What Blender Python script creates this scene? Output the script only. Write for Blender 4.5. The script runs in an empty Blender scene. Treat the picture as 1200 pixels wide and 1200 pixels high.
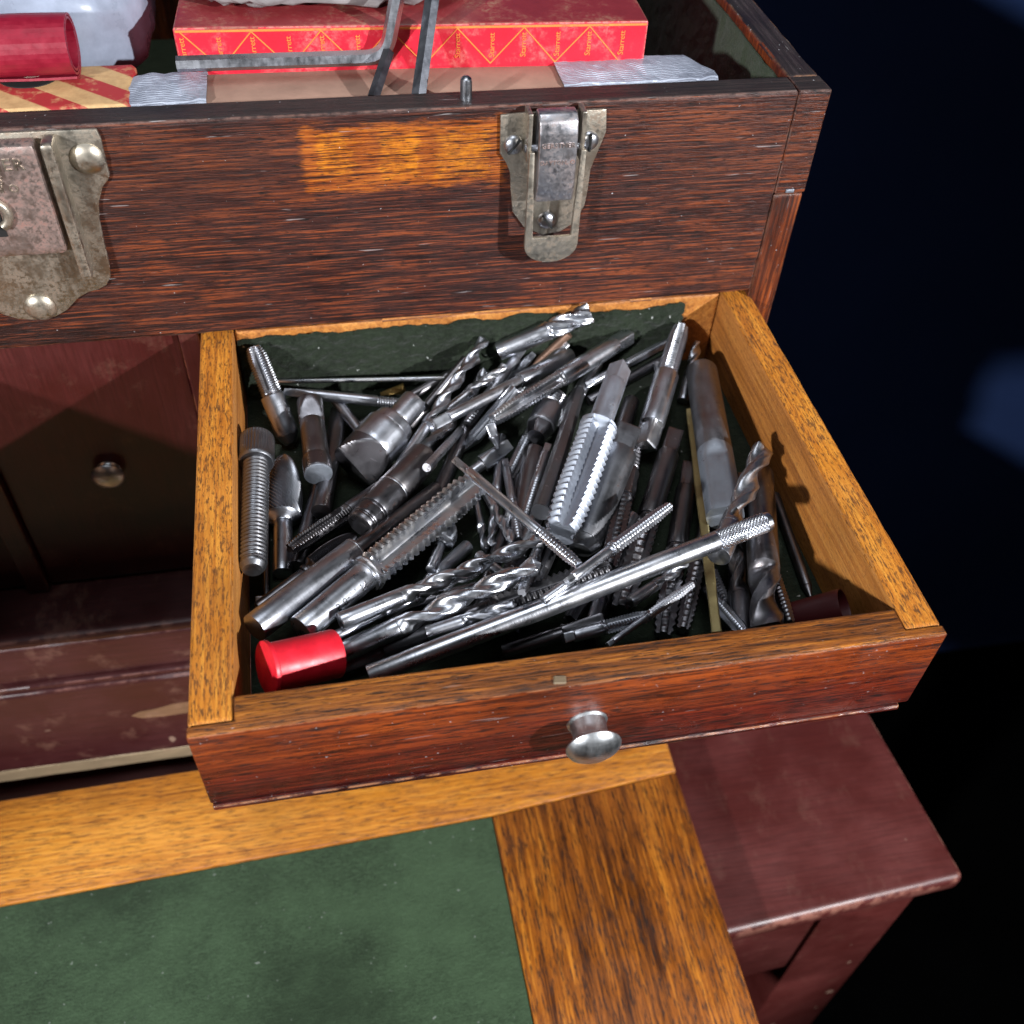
import bpy, bmesh, math, random
import numpy as np
from mathutils import Vector, Matrix, Euler, noise
random.seed(7); np.random.seed(7)
sc = bpy.context.scene
COL = sc.collection
# ---------------------------------------------------------------- camera
FPX = 1193.80; CAM = np.array([0.09226, -0.29006, 0.14011]); EUL = (0.747889, -0.039129, -0.183285)
cd = bpy.data.cameras.new('camera'); cam = bpy.data.objects.new('camera', cd); COL.objects.link(cam)
cam.location = CAM; cam.rotation_euler = EUL
cd.sensor_width = 36.0; cd.lens = 36.0*FPX/1200.0; cd.clip_start = 0.01; cd.clip_end = 50
cd.dof.use_dof = True; cd.dof.focus_distance = 0.305; cd.dof.aperture_fstop = 15
sc.camera = cam
# ---------------------------------------------------------------- light
w = bpy.data.worlds.new('World'); sc.world = w; w.use_nodes = True
w.node_tree.nodes['Background'].inputs[0].default_value = (0.75, 0.85, 1.0, 1)
w.node_tree.nodes['Background'].inputs[1].default_value = 0.010
def spot(name, direction, dist, power, size, cone, target=(0.12, -0.06, -0.10), blend=0.4):
    l = bpy.data.lights.new(name, 'SPOT'); o = bpy.data.objects.new(name, l); COL.objects.link(o)
    d = Vector(direction).normalized(); t = Vector(target)
    o.location = t + d*dist; o.rotation_euler = (-d).to_track_quat('-Z', 'Y').to_euler()
    l.energy = power; l.shadow_soft_size = size; l.spot_size = math.radians(cone); l.spot_blend = blend
    l.color = (0.96, 0.975, 1.0)
    return o
spot('lamp_right', (1.0, -1.1, 0.68), 1.25, 108, 0.014, 44)
spot('lamp_left', (-1.0, -1.0, 0.60), 1.25, 78, 0.030, 60)
la = bpy.data.lights.new('fill_overhead', 'AREA'); lo_ = bpy.data.objects.new('fill_overhead', la); COL.objects.link(lo_)
la.size = .45; la.energy = .7; la.spread = math.radians(75); la.color = (0.88, 0.93, 1.0); lo_.location = (.10, -.10, .95)  # unseen soft fill, added to lift the tops of the tools
sc.view_settings.view_transform = 'Standard'; sc.view_settings.look = 'None'
sc.view_settings.exposure = 0.0; sc.view_settings.gamma = 1.0; sc.view_settings.use_curve_mapping = False
sc.render.resolution_x = 1024; sc.render.resolution_y = 1024
sc.render.engine = 'CYCLES'
# ---------------------------------------------------------------- photo pixel -> direction
RM = np.array(Euler(EUL).to_matrix())
def on(x, y, ax, v):
    d = RM @ np.array([(x-600)/FPX, -(y-600)/FPX, -1.0])
    return Vector(CAM + (v-CAM[ax])/d[ax]*d)
def xz(x, y, yy=0.0):
    q = on(x, y, 1, yy); return (q.x, q.z)
# ---------------------------------------------------------------- materials
MATS = {}
class N:
    def __init__(s, name):
        s.m = bpy.data.materials.new(name); s.m.use_nodes = True; s.t = s.m.node_tree; s.t.nodes.clear()
        s.out = s.n('ShaderNodeOutputMaterial'); s.b = s.n('ShaderNodeBsdfPrincipled'); s.l(s.b.outputs[0], s.out.inputs[0])
        MATS[name] = s.m; s._co = None
    def n(s, k, **kw):
        q = s.t.nodes.new(k)
        for a, b in kw.items(): setattr(q, a, b)
        return q
    def l(s, a, b): s.t.links.new(a, b)
    def set(s, **kw):
        for k, v in kw.items():
            i = s.b.inputs[k.replace('_', ' ')]
            if hasattr(v, 'is_linked'): s.l(v, i)
            else: i.default_value = v
    def co(s, scale=(1, 1, 1), loc=(0, 0, 0), rot=(0, 0, 0), warp=0.0):
        if s._co is None: s._co = s.n('ShaderNodeTexCoord')
        mp = s.n('ShaderNodeMapping'); mp.inputs['Scale'].default_value = scale; mp.inputs['Location'].default_value = loc; mp.inputs['Rotation'].default_value = rot
        s.l(s._co.outputs['Object'], mp.inputs[0]); return mp.outputs[0]
    def noise(s, vec, scale=1, detail=4, rough=.6, dist=0.0):
        q = s.n('ShaderNodeTexNoise'); q.inputs['Scale'].default_value = scale; q.inputs['Detail'].default_value = detail
        q.inputs['Roughness'].default_value = rough; q.inputs['Distortion'].default_value = dist; s.l(vec, q.inputs['Vector']); return q.outputs['Fac']
    def ramp(s, fac, stops):
        q = s.n('ShaderNodeValToRGB'); e = q.color_ramp.elements
        while len(e) < len(stops): e.new(0.5)
        for k, (p, c) in zip(e, stops):
            k.position = p; k.color = tuple(c) + (1,) if len(c) == 3 else c
        s.l(fac, q.inputs[0]); return q.outputs[0]
    def rng(s, fac, a, b, lo=0.0, hi=1.0):
        q = s.n('ShaderNodeMapRange'); q.inputs[1].default_value = a; q.inputs[2].default_value = b; q.inputs[3].default_value = lo; q.inputs[4].default_value = hi
        s.l(fac, q.inputs[0]); return q.outputs[0]
    def math(s, op, a, b=0.0, c=None):
        q = s.n('ShaderNodeMath', operation=op)
        for i, v in enumerate((a, b, c)):
            if v is None: continue
            if hasattr(v, 'is_linked'): s.l(v, q.inputs[i])
            else: q.inputs[i].default_value = v
        return q.outputs[0]
    def mix(s, fac, a, b, mode='MIX'):
        q = s.n('ShaderNodeMix', data_type='RGBA', blend_type=mode)
        for i, v in ((0, fac), (6, a), (7, b)):
            if hasattr(v, 'is_linked'): s.l(v, q.inputs[i])
            elif i == 0: q.inputs[0].default_value = v
            else: q.inputs[i].default_value = tuple(v) + (1,)
        return q.outputs[2]
    def bump(s, h, strength=.3, dist=.001, prev=None):
        q = s.n('ShaderNodeBump'); q.inputs['Strength'].default_value = strength; q.inputs['Distance'].default_value = dist
        s.l(h, q.inputs['Height'])
        if prev: s.l(prev, q.inputs['Normal'])
        return q.outputs[0]
    def attr(s, name): return s.n('ShaderNodeAttribute', attribute_name=name).outputs['Fac']
def sr(r, g, b):
    f = lambda c: ((c/255+.055)/1.055)**2.4 if c > 10 else c/255/12.92
    return (f(r), f(g), f(b))
def wood(name, axis, dark, mid, light, grain=1.0, pore=.5, rough=.38, wear=(.5, .3, .15), wearamt=.6, dist=.0, spec=.5, bumpk=.5, specks=0.0, extra=None, porescale=(190, 2300), pth=(.47, .38)):
    m = N(name)
    def sc3(al, ac): return tuple(al if i == axis else ac for i in range(3))
    big = m.noise(m.co(sc3(5, 38)), 1, 3, .5, .6)
    g1 = m.noise(m.co(sc3(30*grain, 950*grain)), 1, 5, .66, .35)
    g2 = m.noise(m.co(sc3(porescale[0], porescale[1]), (3, 1, 2)), 1, 3, .65)
    v = m.math('ADD', m.math('MULTIPLY', g1, .72), m.math('MULTIPLY', big, .40))
    col = m.ramp(v, [(.40, dark), (.55, mid), (.70, light)])
    if extra: col = extra(m, col, g1)
    pores = m.rng(g2, *pth)
    col = m.mix(m.math('MULTIPLY', pores, pore), col, tuple(c*.18 for c in dark))
    blot = m.noise(m.co((22, 22, 22), (5, 2, 1)), 1, 4, .6)
    col = m.mix(m.rng(blot, .52, .75, 0, .45), col, tuple(c*.4 for c in mid))
    e = m.attr('edge')
    wn = m.noise(m.co((160, 160, 160)), 1, 4, .65)
    em = m.math('MULTIPLY', m.math('MULTIPLY', e, m.rng(wn, .42, .56)), wearamt)
    col = m.mix(em, col, wear)
    if specks:
        sp = m.rng(m.noise(m.co((900, 900, 900)), 1, 2, .5), .735, .76, 0, specks)
        col = m.mix(sp, col, (.55, .55, .58))
        scr = m.rng(m.noise(m.co(sc3(60, 900), (7, 7, 7), (.5, .4, .3)), 1, 2, .5), .72, .75, 0, specks*.6)
        col = m.mix(scr, col, (.4, .38, .38))
    rn = m.noise(m.co((60, 60, 60), (2, 2, 9)), 1, 3, .6)
    h = m.math('ADD', m.math('MULTIPLY', g1, .7), m.math('MULTIPLY', g2, .8))
    m.set(Base_Color=col, Roughness=m.math('ADD', m.rng(rn, .3, .7, rough-.1, rough+.14), m.math('MULTIPLY', pores, .2)), Normal=m.bump(h, bumpk, .0007))
    m.set(**{'Specular_IOR_Level': spec})
    return m
# dark stained front of the chest with one paler rectangle where a plate used to sit
def patch(m, col, g):
    sep = m.n('ShaderNodeSeparateXYZ'); m.l(m.co(), sep.inputs[0])
    wob = m.math('MULTIPLY', m.math('SUBTRACT', m.noise(m.co((90, 120, 420)), 1, 4, .7), .5), .024)
    def inside(x0, x1, z0, z1, soft=.0010):
        X = m.math('ADD', sep.outputs[0], m.math('MULTIPLY', wob, .5)); Z = m.math('ADD', sep.outputs[2], m.math('MULTIPLY', wob, .5))
        a = m.rng(X, x0-soft, x0+soft); b = m.rng(X, x1+soft, x1-soft); c = m.rng(Z, z0-soft, z0+soft); d = m.rng(Z, z1+soft, z1-soft)
        return m.math('MULTIPLY', m.math('MULTIPLY', a, b), m.math('MULTIPLY', c, d))
    (x0, z1), (x1, z0) = xz(350, 151), xz(592, 213)
    k = inside(x0, x1, z0, z1)
    gold = m.ramp(g, [(.36, (.02, .006, .002)), (.47, sr(128, 60, 18)), (.62, sr(176, 98, 28))])
    col = m.mix(m.math('MULTIPLY', k, m.rng(m.noise(m.co((60, 60, 60)), 1, 4, .7), .3, .55, .55, .95)), col, gold)
    for (a, b) in ((370, 412), (443, 492), (512, 572)):
        (p0, q1), (p1, q0) = xz(a, 156), xz(b, 205)
        kk = inside(p0, p1, q0, q1)
        col = m.mix(m.math('MULTIPLY', kk, m.rng(m.noise(m.co((260, 260, 260)), 1, 4, .7), .4, .6, .15, .75)), col, m.ramp(g, [(.40, sr(50, 24, 6)), (.5, sr(190, 110, 18)), (.66, sr(215, 140, 30))]))
    low = m.rng(sep.outputs[2], -.020, -.038)     # stain worn off the lower band
    col = m.mix(m.math('MULTIPLY', low, m.rng(g, .50, .66, 0, .6)), col, sr(138, 66, 32))
    return col
wood('wood_front', 0, sr(18, 9, 9), sr(58, 30, 25), sr(120, 61, 33), 1.3, .9, .42, sr(120, 95, 85), .5, specks=.7, extra=patch, bumpk=.5, spec=.3)
wood('wood_rim', 0, sr(24, 20, 20), sr(44, 34, 32), sr(66, 52, 48), 1, .6, .48, sr(120, 85, 75), .7, specks=.8)
wood('wood_rim_side', 1, sr(24, 20, 20), sr(44, 34, 34), sr(72, 62, 62), 1, .6, .48, sr(130, 90, 60), .7, specks=.8)
wood('wood_side', 2, sr(26, 12, 8), sr(84, 38, 22), sr(140, 70, 32), .8, .7, .38, sr(120, 80, 60), .5, specks=.4)
wood('oak_gold_y', 1, sr(116, 62, 16), sr(180, 108, 30), sr(212, 142, 50), 1.2, .8, .5, sr(90, 55, 25), .3, porescale=(360, 2100), pth=(.50, .40))
wood('oak_inner', 1, sr(126, 74, 28), sr(172, 108, 46), sr(194, 132, 62), .5, .3, .55, sr(110, 66, 26), .4, porescale=(500, 1500))
wood('oak_rim', 0, sr(44, 22, 9), sr(130, 72, 24), sr(188, 116, 40), 1.0, .9, .42, sr(70, 40, 20), .4, specks=.3)
def topwarm(m, col, g):
    sep = m.n('ShaderNodeSeparateXYZ'); m.l(m.co(), sep.inputs[0])
    wob = m.math('MULTIPLY', m.math('SUBTRACT', m.noise(m.co((26, 60, 200)), 1, 4), .5), .022)
    k = m.rng(m.math('ADD', sep.outputs[2], wob), -.101, -.0795)
    r = m.rng(m.math('ADD', sep.outputs[0], m.math('MULTIPLY', wob, 3)), .12, .25, .1, .9)
    k = m.math('MAXIMUM', m.math('MULTIPLY', k, .9), m.math('MULTIPLY', k, r))
    return m.mix(m.math('MULTIPLY', k, m.rng(g, .40, .6, .2, 1)), col, sr(142, 66, 24))
wood('wood_drawer_front', 0, sr(15, 5, 5), sr(68, 21, 16), sr(108, 37, 20), .9, .92, .30, sr(190, 130, 90), .5, specks=.35, extra=topwarm, spec=.5, bumpk=.45)
wood('oak_panel_x', 0, sr(112, 60, 14), sr(176, 108, 30), sr(204, 138, 50), 1.0, .7, .42, sr(170, 110, 80), .5, porescale=(150, 1500), pth=(.48, .38))
wood('oak_panel_y', 1, sr(58, 27, 8), sr(142, 78, 20), sr(196, 122, 38), .75, .85, .4, sr(150, 80, 30), .4, porescale=(150, 1300), pth=(.50, .38))
def paint(name, base, rough=.34, smudge=.5, wear=sr(180, 140, 110), wearamt=.7, spots=.0, axis=0):
    m = N(name)
    n1 = m.noise(m.co((24, 24, 24)), 1, 5, .6)
    sca = tuple(50 if i == axis else 900 for i in range(3))
    n2 = m.noise(m.co(sca), 1, 3, .6)
    col = m.mix(m.rng(n1, .35, .7), tuple(c*.72 for c in base), tuple(c*1.22+.004 for c in base))
    col = m.mix(m.rng(n2, .6, .36, 0, .55), col, tuple(c*.5 for c in base))
    dust = m.math('MULTIPLY', m.rng(m.noise(m.co((70, 40, 70), (3, 4, 1)), 1, 6, .72), .56, .72), smudge)
    col = m.mix(m.math('MULTIPLY', dust, .4), col, sr(150, 112, 92))
    if spots:
        sp = m.rng(m.noise(m.co((75, 75, 75), (1, 9, 4)), 1, 1.5, .4), .745, .765, 0, spots)
        col = m.mix(sp, col, sr(178, 150, 130))
    e = m.attr('edge'); wn = m.noise(m.co((130, 130, 130)), 1, 4, .6)
    col = m.mix(m.math('MULTIPLY', m.math('MULTIPLY', e, m.rng(wn, .45, .58)), wearamt), col, wear)
    m.set(Base_Color=col, Roughness=m.math('ADD', m.rng(n1, .3, .7, rough-.06, rough+.12), m.math('MULTIPLY', dust, .2)), Normal=m.bump(n2, .18, .0003))
    return m
paint('maroon', sr(80, 32, 29), .38, .22, sr(160, 112, 96), .45, spots=.5)
paint('maroon_drawer', sr(64, 20, 19), .32, .3, sr(150, 90, 60), .45, axis=2)
paint('maroon_dark', sr(56, 21, 22), .38, .5, sr(130, 90, 80), .5, spots=.4)
paint('base_edge', sr(122, 104, 80), .6, .8, sr(190, 170, 140), .5)
paint('bare', sr(112, 82, 58), .6, .9, sr(112, 82, 58), 0)
def felt(name, c, lint=.5, k=1.0, big=0):
    m = N(name)
    a = m.noise(m.co((34, 34, 34)), 1, 7, .72); b = m.noise(m.co((1300, 1300, 1300)), 1, 3, .7); f = m.noise(m.co((300, 1100, 700)), 1, 4, .7)
    col = m.mix(m.rng(a, .3, .7), tuple(x*.42 for x in c), tuple(x*1.5 for x in c))
    col = m.mix(m.rng(b, .35, .7, 0, .6), col, tuple(x*1.8+.004 for x in c))
    col = m.mix(m.rng(f, .46, .72, 0, .55), col, tuple(x*2.2+.01 for x in c))
    if big:
        bg = m.noise(m.co((11, 14, 11), (2, 6, 3)), 1, 5, .65)
        col = m.mix(m.rng(bg, .52, .36, 0, .65), col, tuple(x*.45 for x in c)); col = m.mix(m.rng(bg, .55, .72, 0, .5), col, tuple(x*2.0+.004 for x in c))
    sp = m.rng(m.noise(m.co((420, 420, 420), (4, 4, 4)), 1, 2, .5), .735, .76, 0, lint)
    col = m.mix(sp, col, (.5, .52, .5))
    m.set(Base_Color=col, Roughness=.95, Normal=m.bump(m.math('ADD', m.math('MULTIPLY', a, .5), b), .7*k, .0007), Sheen_Weight=.08, Sheen_Roughness=.5)
    m.set(**{'Specular_IOR_Level': .15})
felt('felt_panel', sr(45, 61, 42), .3, big=1)
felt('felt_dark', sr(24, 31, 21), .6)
felt('felt_till', sr(42, 52, 36), .3)
def steel(name, c, rough=.34, metal=1.0, var=.35, grime=.5, tint=(.05, .035, .03), scr=.35, rust=.8):
    m = N(name)
    a = m.noise(m.co((140, 140, 140)), 1, 5, .65); b = m.noise(m.co((500, 500, 60)), 1, 3, .6); cc = m.noise(m.co((200, 200, 2600)), 1, 2, .6)
    col = m.mix(m.rng(a, .3, .72, 0, var), c, tuple(x*.45 for x in c))
    g = m.rng(m.noise(m.co((60, 60, 60), (9, 3, 3)), 1, 5, .7), .50, .70, 0, grime)
    col = m.mix(g, col, tint)
    oi = m.n('ShaderNodeObjectInfo').outputs['Random']
    col = m.mix(m.rng(oi, 0, 1, 0, .38), col, tuple(x*.5 for x in c))
    col = m.mix(m.math('MULTIPLY', m.rng(m.math('FRACT', m.math('MULTIPLY', oi, 7.3)), .7, 1, 0, .4), m.rng(a, .4, .7)), col, (c[0]*.95, c[1]*.78, c[2]*.55))
    ru = m.math('MULTIPLY', m.rng(m.noise(m.co((420, 420, 420), (1, 5, 2)), 1, 4, .7), .62, .70), m.rng(m.noise(m.co((50, 50, 50), (8, 1, 2)), 1, 3), .5, .62, 0, rust))
    col = m.mix(ru, col, (.10, .045, .02))
    scm = m.rng(m.noise(m.co((1400, 300, 300), (2, 1, 1), (.3, .7, .2)), 1, 2, .5), .69, .72, 0, scr)
    col = m.mix(scm, col, tuple(min(1, x*1.6+.12) for x in c))
    r = m.math('ADD', m.rng(a, .3, .7, rough-.08, rough+.12), m.rng(b, .3, .7, -.04, .06))
    m.set(Base_Color=col, Metallic=metal, Roughness=m.math('ADD', r, m.math('MULTIPLY', ru, .3)), Normal=m.bump(m.math('ADD', cc, m.math('MULTIPLY', b, .6)), .12, .0002))
    return m
steel('bright', (.64, .66, .71), .29, grime=.22)
steel('steel', (.50, .515, .56), .33, grime=.3)
steel('pale', (.50, .54, .62), .52, grime=.15, var=.2)
steel('dark', (.22, .215, .23), .34, grime=.35, tint=(.07, .045, .03))
steel('black', (.09, .088, .094), .32, metal=.9, grime=.3)
steel('dkgrey', (.27, .275, .295), .40, grime=.35)
steel('brown', (.22, .13, .09), .5, metal=.6)
steel('face', (.42, .46, .52), .55, grime=.1, scr=.1)
steel('brass', (.75, .50, .18), .4, grime=.2)
steel('oldbrass', (.42, .34, .16), .5, grime=.4)
def plated(name, c, rust, amt, rough, metal):
    m = N(name)
    a = m.noise(m.co((90, 90, 90)), 1, 6, .7); b = m.noise(m.co((700, 700, 700)), 1, 4, .7); d = m.noise(m.co((260, 260, 260), (3, 3, 3)), 1, 5, .7)
    k = m.math('MULTIPLY', m.rng(a, .40, .62), m.rng(b, .40, .58)); k = m.math('MULTIPLY', k, amt)
    col = m.mix(m.rng(d, .35, .75, 0, .4), c, tuple(x*.5 for x in c)); col = m.mix(k, col, rust)
    col = m.mix(m.rng(b, .66, .72, 0, .5), col, (.35, .22, .16))
    m.set(Base_Color=col, Metallic=m.math('SUBTRACT', metal, m.math('MULTIPLY', k, .8)), Roughness=m.math('ADD', m.rng(d, .3, .7, rough-.08, rough+.14), m.math('MULTIPLY', k, .25)), Normal=m.bump(m.math('ADD', m.math('MULTIPLY', k, -1.0), m.math('MULTIPLY', b, .15)), .14, .0004))
plated('nickel', (.46, .42, .35), sr(110, 76, 50), .55, .38, 1.0)
plated('nickel_blue', (.44, .44, .47), sr(130, 90, 58), .45, .34, 1.0)
plated('rusty', (.42, .34, .31), sr(134, 84, 72), .8, .40, .95)
steel('knob_metal', (.60, .62, .64), .35, grime=.3)
steel('hexkey', (.20, .21, .24), .38, grime=.4)
def plain(name, c, rough=.5, var=.15, sc_=60, **kw):
    m = N(name); a = m.noise(m.co((sc_,)*3), 1, 5, .65)
    m.set(Base_Color=m.mix(m.rng(a, .3, .7), tuple(x*(1-var) for x in c), tuple(min(1, x*(1+var)) for x in c)), Roughness=m.rng(a, .3, .7, max(.05, rough-.08), rough+.1), Normal=m.bump(a, .15, .0006), **kw)
    return m
plain('red', sr(206, 26, 44), .42, .22, 160, Subsurface_Weight=.15, Subsurface_Radius=(.004, .0006, .0006))
plain('red_shaded', sr(66, 8, 13), .5)  # red cap plastic with the front corner's shade mixed into its colour
plain('hole', (.004, .004, .004), .8)
plain('navy', (.018, .048, .165), .9, .12, 3)
plain('darkfloor', (.002, .002, .002), .9, .3, 6, **{'Specular_IOR_Level': 0.0})
plain('cardboard', sr(148, 116, 100), .75, .16, 90)
def scuffed(name, c, pale, amt):
    m = N(name); a = m.noise(m.co((60, 60, 60)), 1, 6, .72); b = m.noise(m.co((500, 500, 500)), 1, 4, .7)
    k = m.math('MULTIPLY', m.rng(a, .48, .66), m.rng(b, .40, .62, 0, amt)); e = m.math('MULTIPLY', m.attr('edge'), m.rng(b, .38, .55, 0, .8))
    col = m.mix(m.rng(a, .3, .7), tuple(x*.8 for x in c), tuple(min(1, x*1.15) for x in c)); col = m.mix(m.math('MAXIMUM', k, e), col, pale)
    m.set(Base_Color=col, Roughness=m.math('ADD', .42, m.math('MULTIPLY', k, .3)), Normal=m.bump(a, .2, .001))
scuffed('redbox', sr(202, 32, 52), sr(220, 130, 120), .75)
scuffed('redboxtop', sr(132, 42, 46), sr(150, 110, 90), .9)
scuffed('goldprint', sr(222, 128, 62), sr(200, 50, 52), 1.0)
plain('greycloth', sr(150, 148, 148), .9, .25, 140)
plain('leather', sr(128, 18, 40), .40, .18, 260)
plain('leather_in', sr(150, 34, 66), .6, .2, 260)
plain('plasticbag', sr(132, 140, 156), .28, .35, 45)
plain('lint', (.6, .62, .66), .9)
def tape():
    m = N('tape')
    wv = m.n('ShaderNodeTexWave', wave_type='BANDS', bands_direction='Y'); wv.inputs['Scale'].default_value = 330; wv.inputs['Distortion'].default_value = 1.5
    m.l(m.co(), wv.inputs['Vector'])
    a = m.noise(m.co((70, 70, 70)), 1, 4, .6)
    m.set(Base_Color=m.mix(m.rng(a, .3, .7), sr(128, 134, 148), sr(178, 184, 198)), Metallic=.25, Roughness=.36, Normal=m.bump(m.math('ADD', m.math('MULTIPLY', wv.outputs[0], .35), m.math('MULTIPLY', a, 1.4)), .6, .0007))
tape()
def striped():
    m = N('stripes')
    sep = m.n('ShaderNodeSeparateXYZ'); m.l(m.co(), sep.inputs[0])
    d = m.math('ADD', m.math('ADD', sep.outputs[0], m.math('MULTIPLY', sep.outputs[1], 1.15)), m.math('MULTIPLY', sep.outputs[2], 1.1))
    fr = m.math('FRACT', m.math('MULTIPLY', d, 46.0)); k = m.rng(fr, .50, .54)
    a = m.noise(m.co((220, 220, 220)), 1, 5, .7)
    k = m.math('MULTIPLY', k, m.rng(a, .36, .5, .45, 1))
    m.set(Base_Color=m.mix(k, m.mix(m.rng(a, .4, .8), sr(196, 160, 112), sr(160, 124, 84)), sr(158, 42, 44)), Roughness=.6)
striped()
# ---------------------------------------------------------------- mesh helpers
def tag(o, label=None, cat=None, group=None, kind=None):
    if label: o['label'] = label
    if cat: o['category'] = cat
    if group: o['group'] = group
    if kind: o['kind'] = kind
    return o
def empty(name, loc=(0, 0, 0), label=None, cat=None, group=None):
    o = bpy.data.objects.new(name, None); COL.objects.link(o); o.location = loc; o.empty_display_size = .01
    return tag(o, label, cat, group)
def wm(o):
    m = o.matrix_basis.copy()
    return wm(o.parent) @ o.matrix_parent_inverse @ m if o.parent else m
def link(name, me, mat, parent=None, sharp=32):
    if isinstance(mat, str): mat = [mat]
    for q in mat: me.materials.append(MATS[q])
    if sharp:
        me.shade_smooth(); me.set_sharp_from_angle(angle=math.radians(sharp))
    o = bpy.data.objects.new(name, me); COL.objects.link(o)
    if parent is not None:
        o.parent = parent            # vertices are in world coordinates: undo the parent's place
        o.matrix_parent_inverse = wm(parent).inverted()
    return o
def pyd(name, v, f):
    me = bpy.data.meshes.new(name); me.from_pydata([tuple(map(float, q)) for q in v], [], [tuple(map(int, q)) for q in f]); me.update(); return me
def rbox(name, lo, hi, mat, parent=None, bev=.0008, step=.012, chip=.00015, off=(0, 0, 0), matfn=None):
    """box with rounded, slightly uneven edges; 'edge' attribute marks the arrises"""
    lo = np.array(lo, float); hi = np.array(hi, float); c = (lo+hi)/2; h = (hi-lo)/2
    bev = min(bev, h.min()*.6)
    ax = []
    for i in range(3):
        n = max(1, int((h[i]*2-4*bev)/step)); n = min(n, 60)
        inner = np.linspace(-(h[i]-1.9*bev), h[i]-1.9*bev, n+1) if h[i] > 2.2*bev else np.array([0.])
        ax.append(np.r_[-h[i], -(h[i]-bev), inner, h[i]-bev, h[i]])
    V = {}; verts = []; faces = []; edge = []
    def vid(i, j, k):
        key = (i, j, k)
        if key not in V:
            p = np.array([ax[0][i], ax[1][j], ax[2][k]]); q = np.clip(p, -(h-bev), h-bev); d = p-q; n = np.linalg.norm(d)
            if n > 1e-12: p = q+d/n*bev
            e = 1.0 if (np.abs(d) > bev*.5).sum() >= 2 else 0.0
            if chip:
                w_ = noise.noise(Vector((p+c)*260)); w2 = noise.noise(Vector((p+c)*70))
                if e: p = p-np.sign(d)*max(0, w_*.6+w2*.7)*chip*3
            V[key] = len(verts); verts.append(p+c-np.array(off)); edge.append(e)
        return V[key]
    n = [len(a) for a in ax]
    for a, b, cc in ((0, 1, 2), (1, 2, 0), (2, 0, 1)):
        for i in range(n[a]-1):
            for j in range(n[b]-1):
                for s in (0, n[cc]-1):
                    ids = []
                    for (u, v_) in ((i, j), (i+1, j), (i+1, j+1), (i, j+1)):
                        k = [0, 0, 0]; k[a] = u; k[b] = v_; k[cc] = s; ids.append(vid(*k))
                    faces.append(ids if s else ids[::-1])
    me = pyd(name, verts, faces)
    at = me.attributes.new('edge', 'FLOAT', 'POINT'); at.data.foreach_set('value', np.array(edge, 'f'))
    o = link(name, me, mat, parent, 35)
    if matfn:
        for pg in me.polygons: pg.material_index = matfn(pg.center, pg.normal)
    return o
def prism(name, poly, axis, a, b, mat, parent=None, bev=.0005, seg=2, off=(0, 0, 0)):
    """polygon in the plane normal to axis ('y': (x,z), 'z': (x,y), 'x': (y,z)), extruded from a to b"""
    bm = bmesh.new()
    def P3(u, v, t): return {'y': (u, t, v), 'z': (u, v, t), 'x': (t, u, v)}[axis]
    bot = [bm.verts.new(Vector(P3(u, v, a))-Vector(off)) for u, v in poly]; top = [bm.verts.new(Vector(P3(u, v, b))-Vector(off)) for u, v in poly]
    k = len(poly); bm.faces.new(bot[::-1]); ft = bm.faces.new(top)
    for i in range(k): bm.faces.new((bot[i], bot[(i+1) % k], top[(i+1) % k], top[i]))
    bmesh.ops.recalc_face_normals(bm, faces=bm.faces)
    if bev: bmesh.ops.bevel(bm, geom=[e for e in bm.edges if e.verts[0] in top or True], offset=bev, segments=seg, affect='EDGES', profile=.5, clamp_overlap=True)
    bmesh.ops.triangulate(bm, faces=[f for f in bm.faces if len(f.verts) > 4])
    me = bpy.data.meshes.new(name); bm.to_mesh(me); bm.free()
    return link(name, me, mat, parent, 30)
def lathe(name, prof, mat, parent=None, M=40, at=(0, 0, 0), direction=(0, 0, 1), squash=(1, 1)):
    d = Vector(direction).normalized(); rot = d.to_track_quat('Z', 'Y').to_matrix()
    v = []; f = []
    for r, z in prof:
        for j in range(M):
            t = 2*math.pi*j/M; v.append(rot @ Vector((r*math.cos(t)*squash[0], r*math.sin(t)*squash[1], z)) + Vector(at))
    for i in range(len(prof)-1):
        for j in range(M): f.append((i*M+j, i*M+(j+1) % M, (i+1)*M+(j+1) % M, (i+1)*M+j))
    if prof[0][0] > 1e-6: f.append(tuple(range(M))[::-1])
    if prof[-1][0] > 1e-6: f.append(tuple((len(prof)-1)*M+j for j in range(M)))
    me = pyd(name, v, f); return link(name, me, mat, parent, 40)
def tube(name, path, r, mat, parent=None, M=14, hexa=False):
    path = [Vector(q) for q in path]; v = []; f = []
    M = 6 if hexa else M
    t0 = (path[1]-path[0]).normalized(); u = t0.orthogonal().normalized()
    for i, q in enumerate(path):
        t = (path[min(i+1, len(path)-1)]-path[max(i-1, 0)]).normalized()
        u = (u-t*u.dot(t)).normalized(); b = t.cross(u)
        for j in range(M):
            a = 2*math.pi*(j+.5)/M; v.append(q+(u*math.cos(a)+b*math.sin(a))*r)
    for i in range(len(path)-1):
        for j in range(M): f.append((i*M+j, i*M+(j+1) % M, (i+1)*M+(j+1) % M, (i+1)*M+j))
    f.append(tuple(range(M))[::-1]); f.append(tuple((len(path)-1)*M+j for j in range(M)))
    return link(name, pyd(name, v, f), mat, parent, 25 if hexa else 45)
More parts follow.
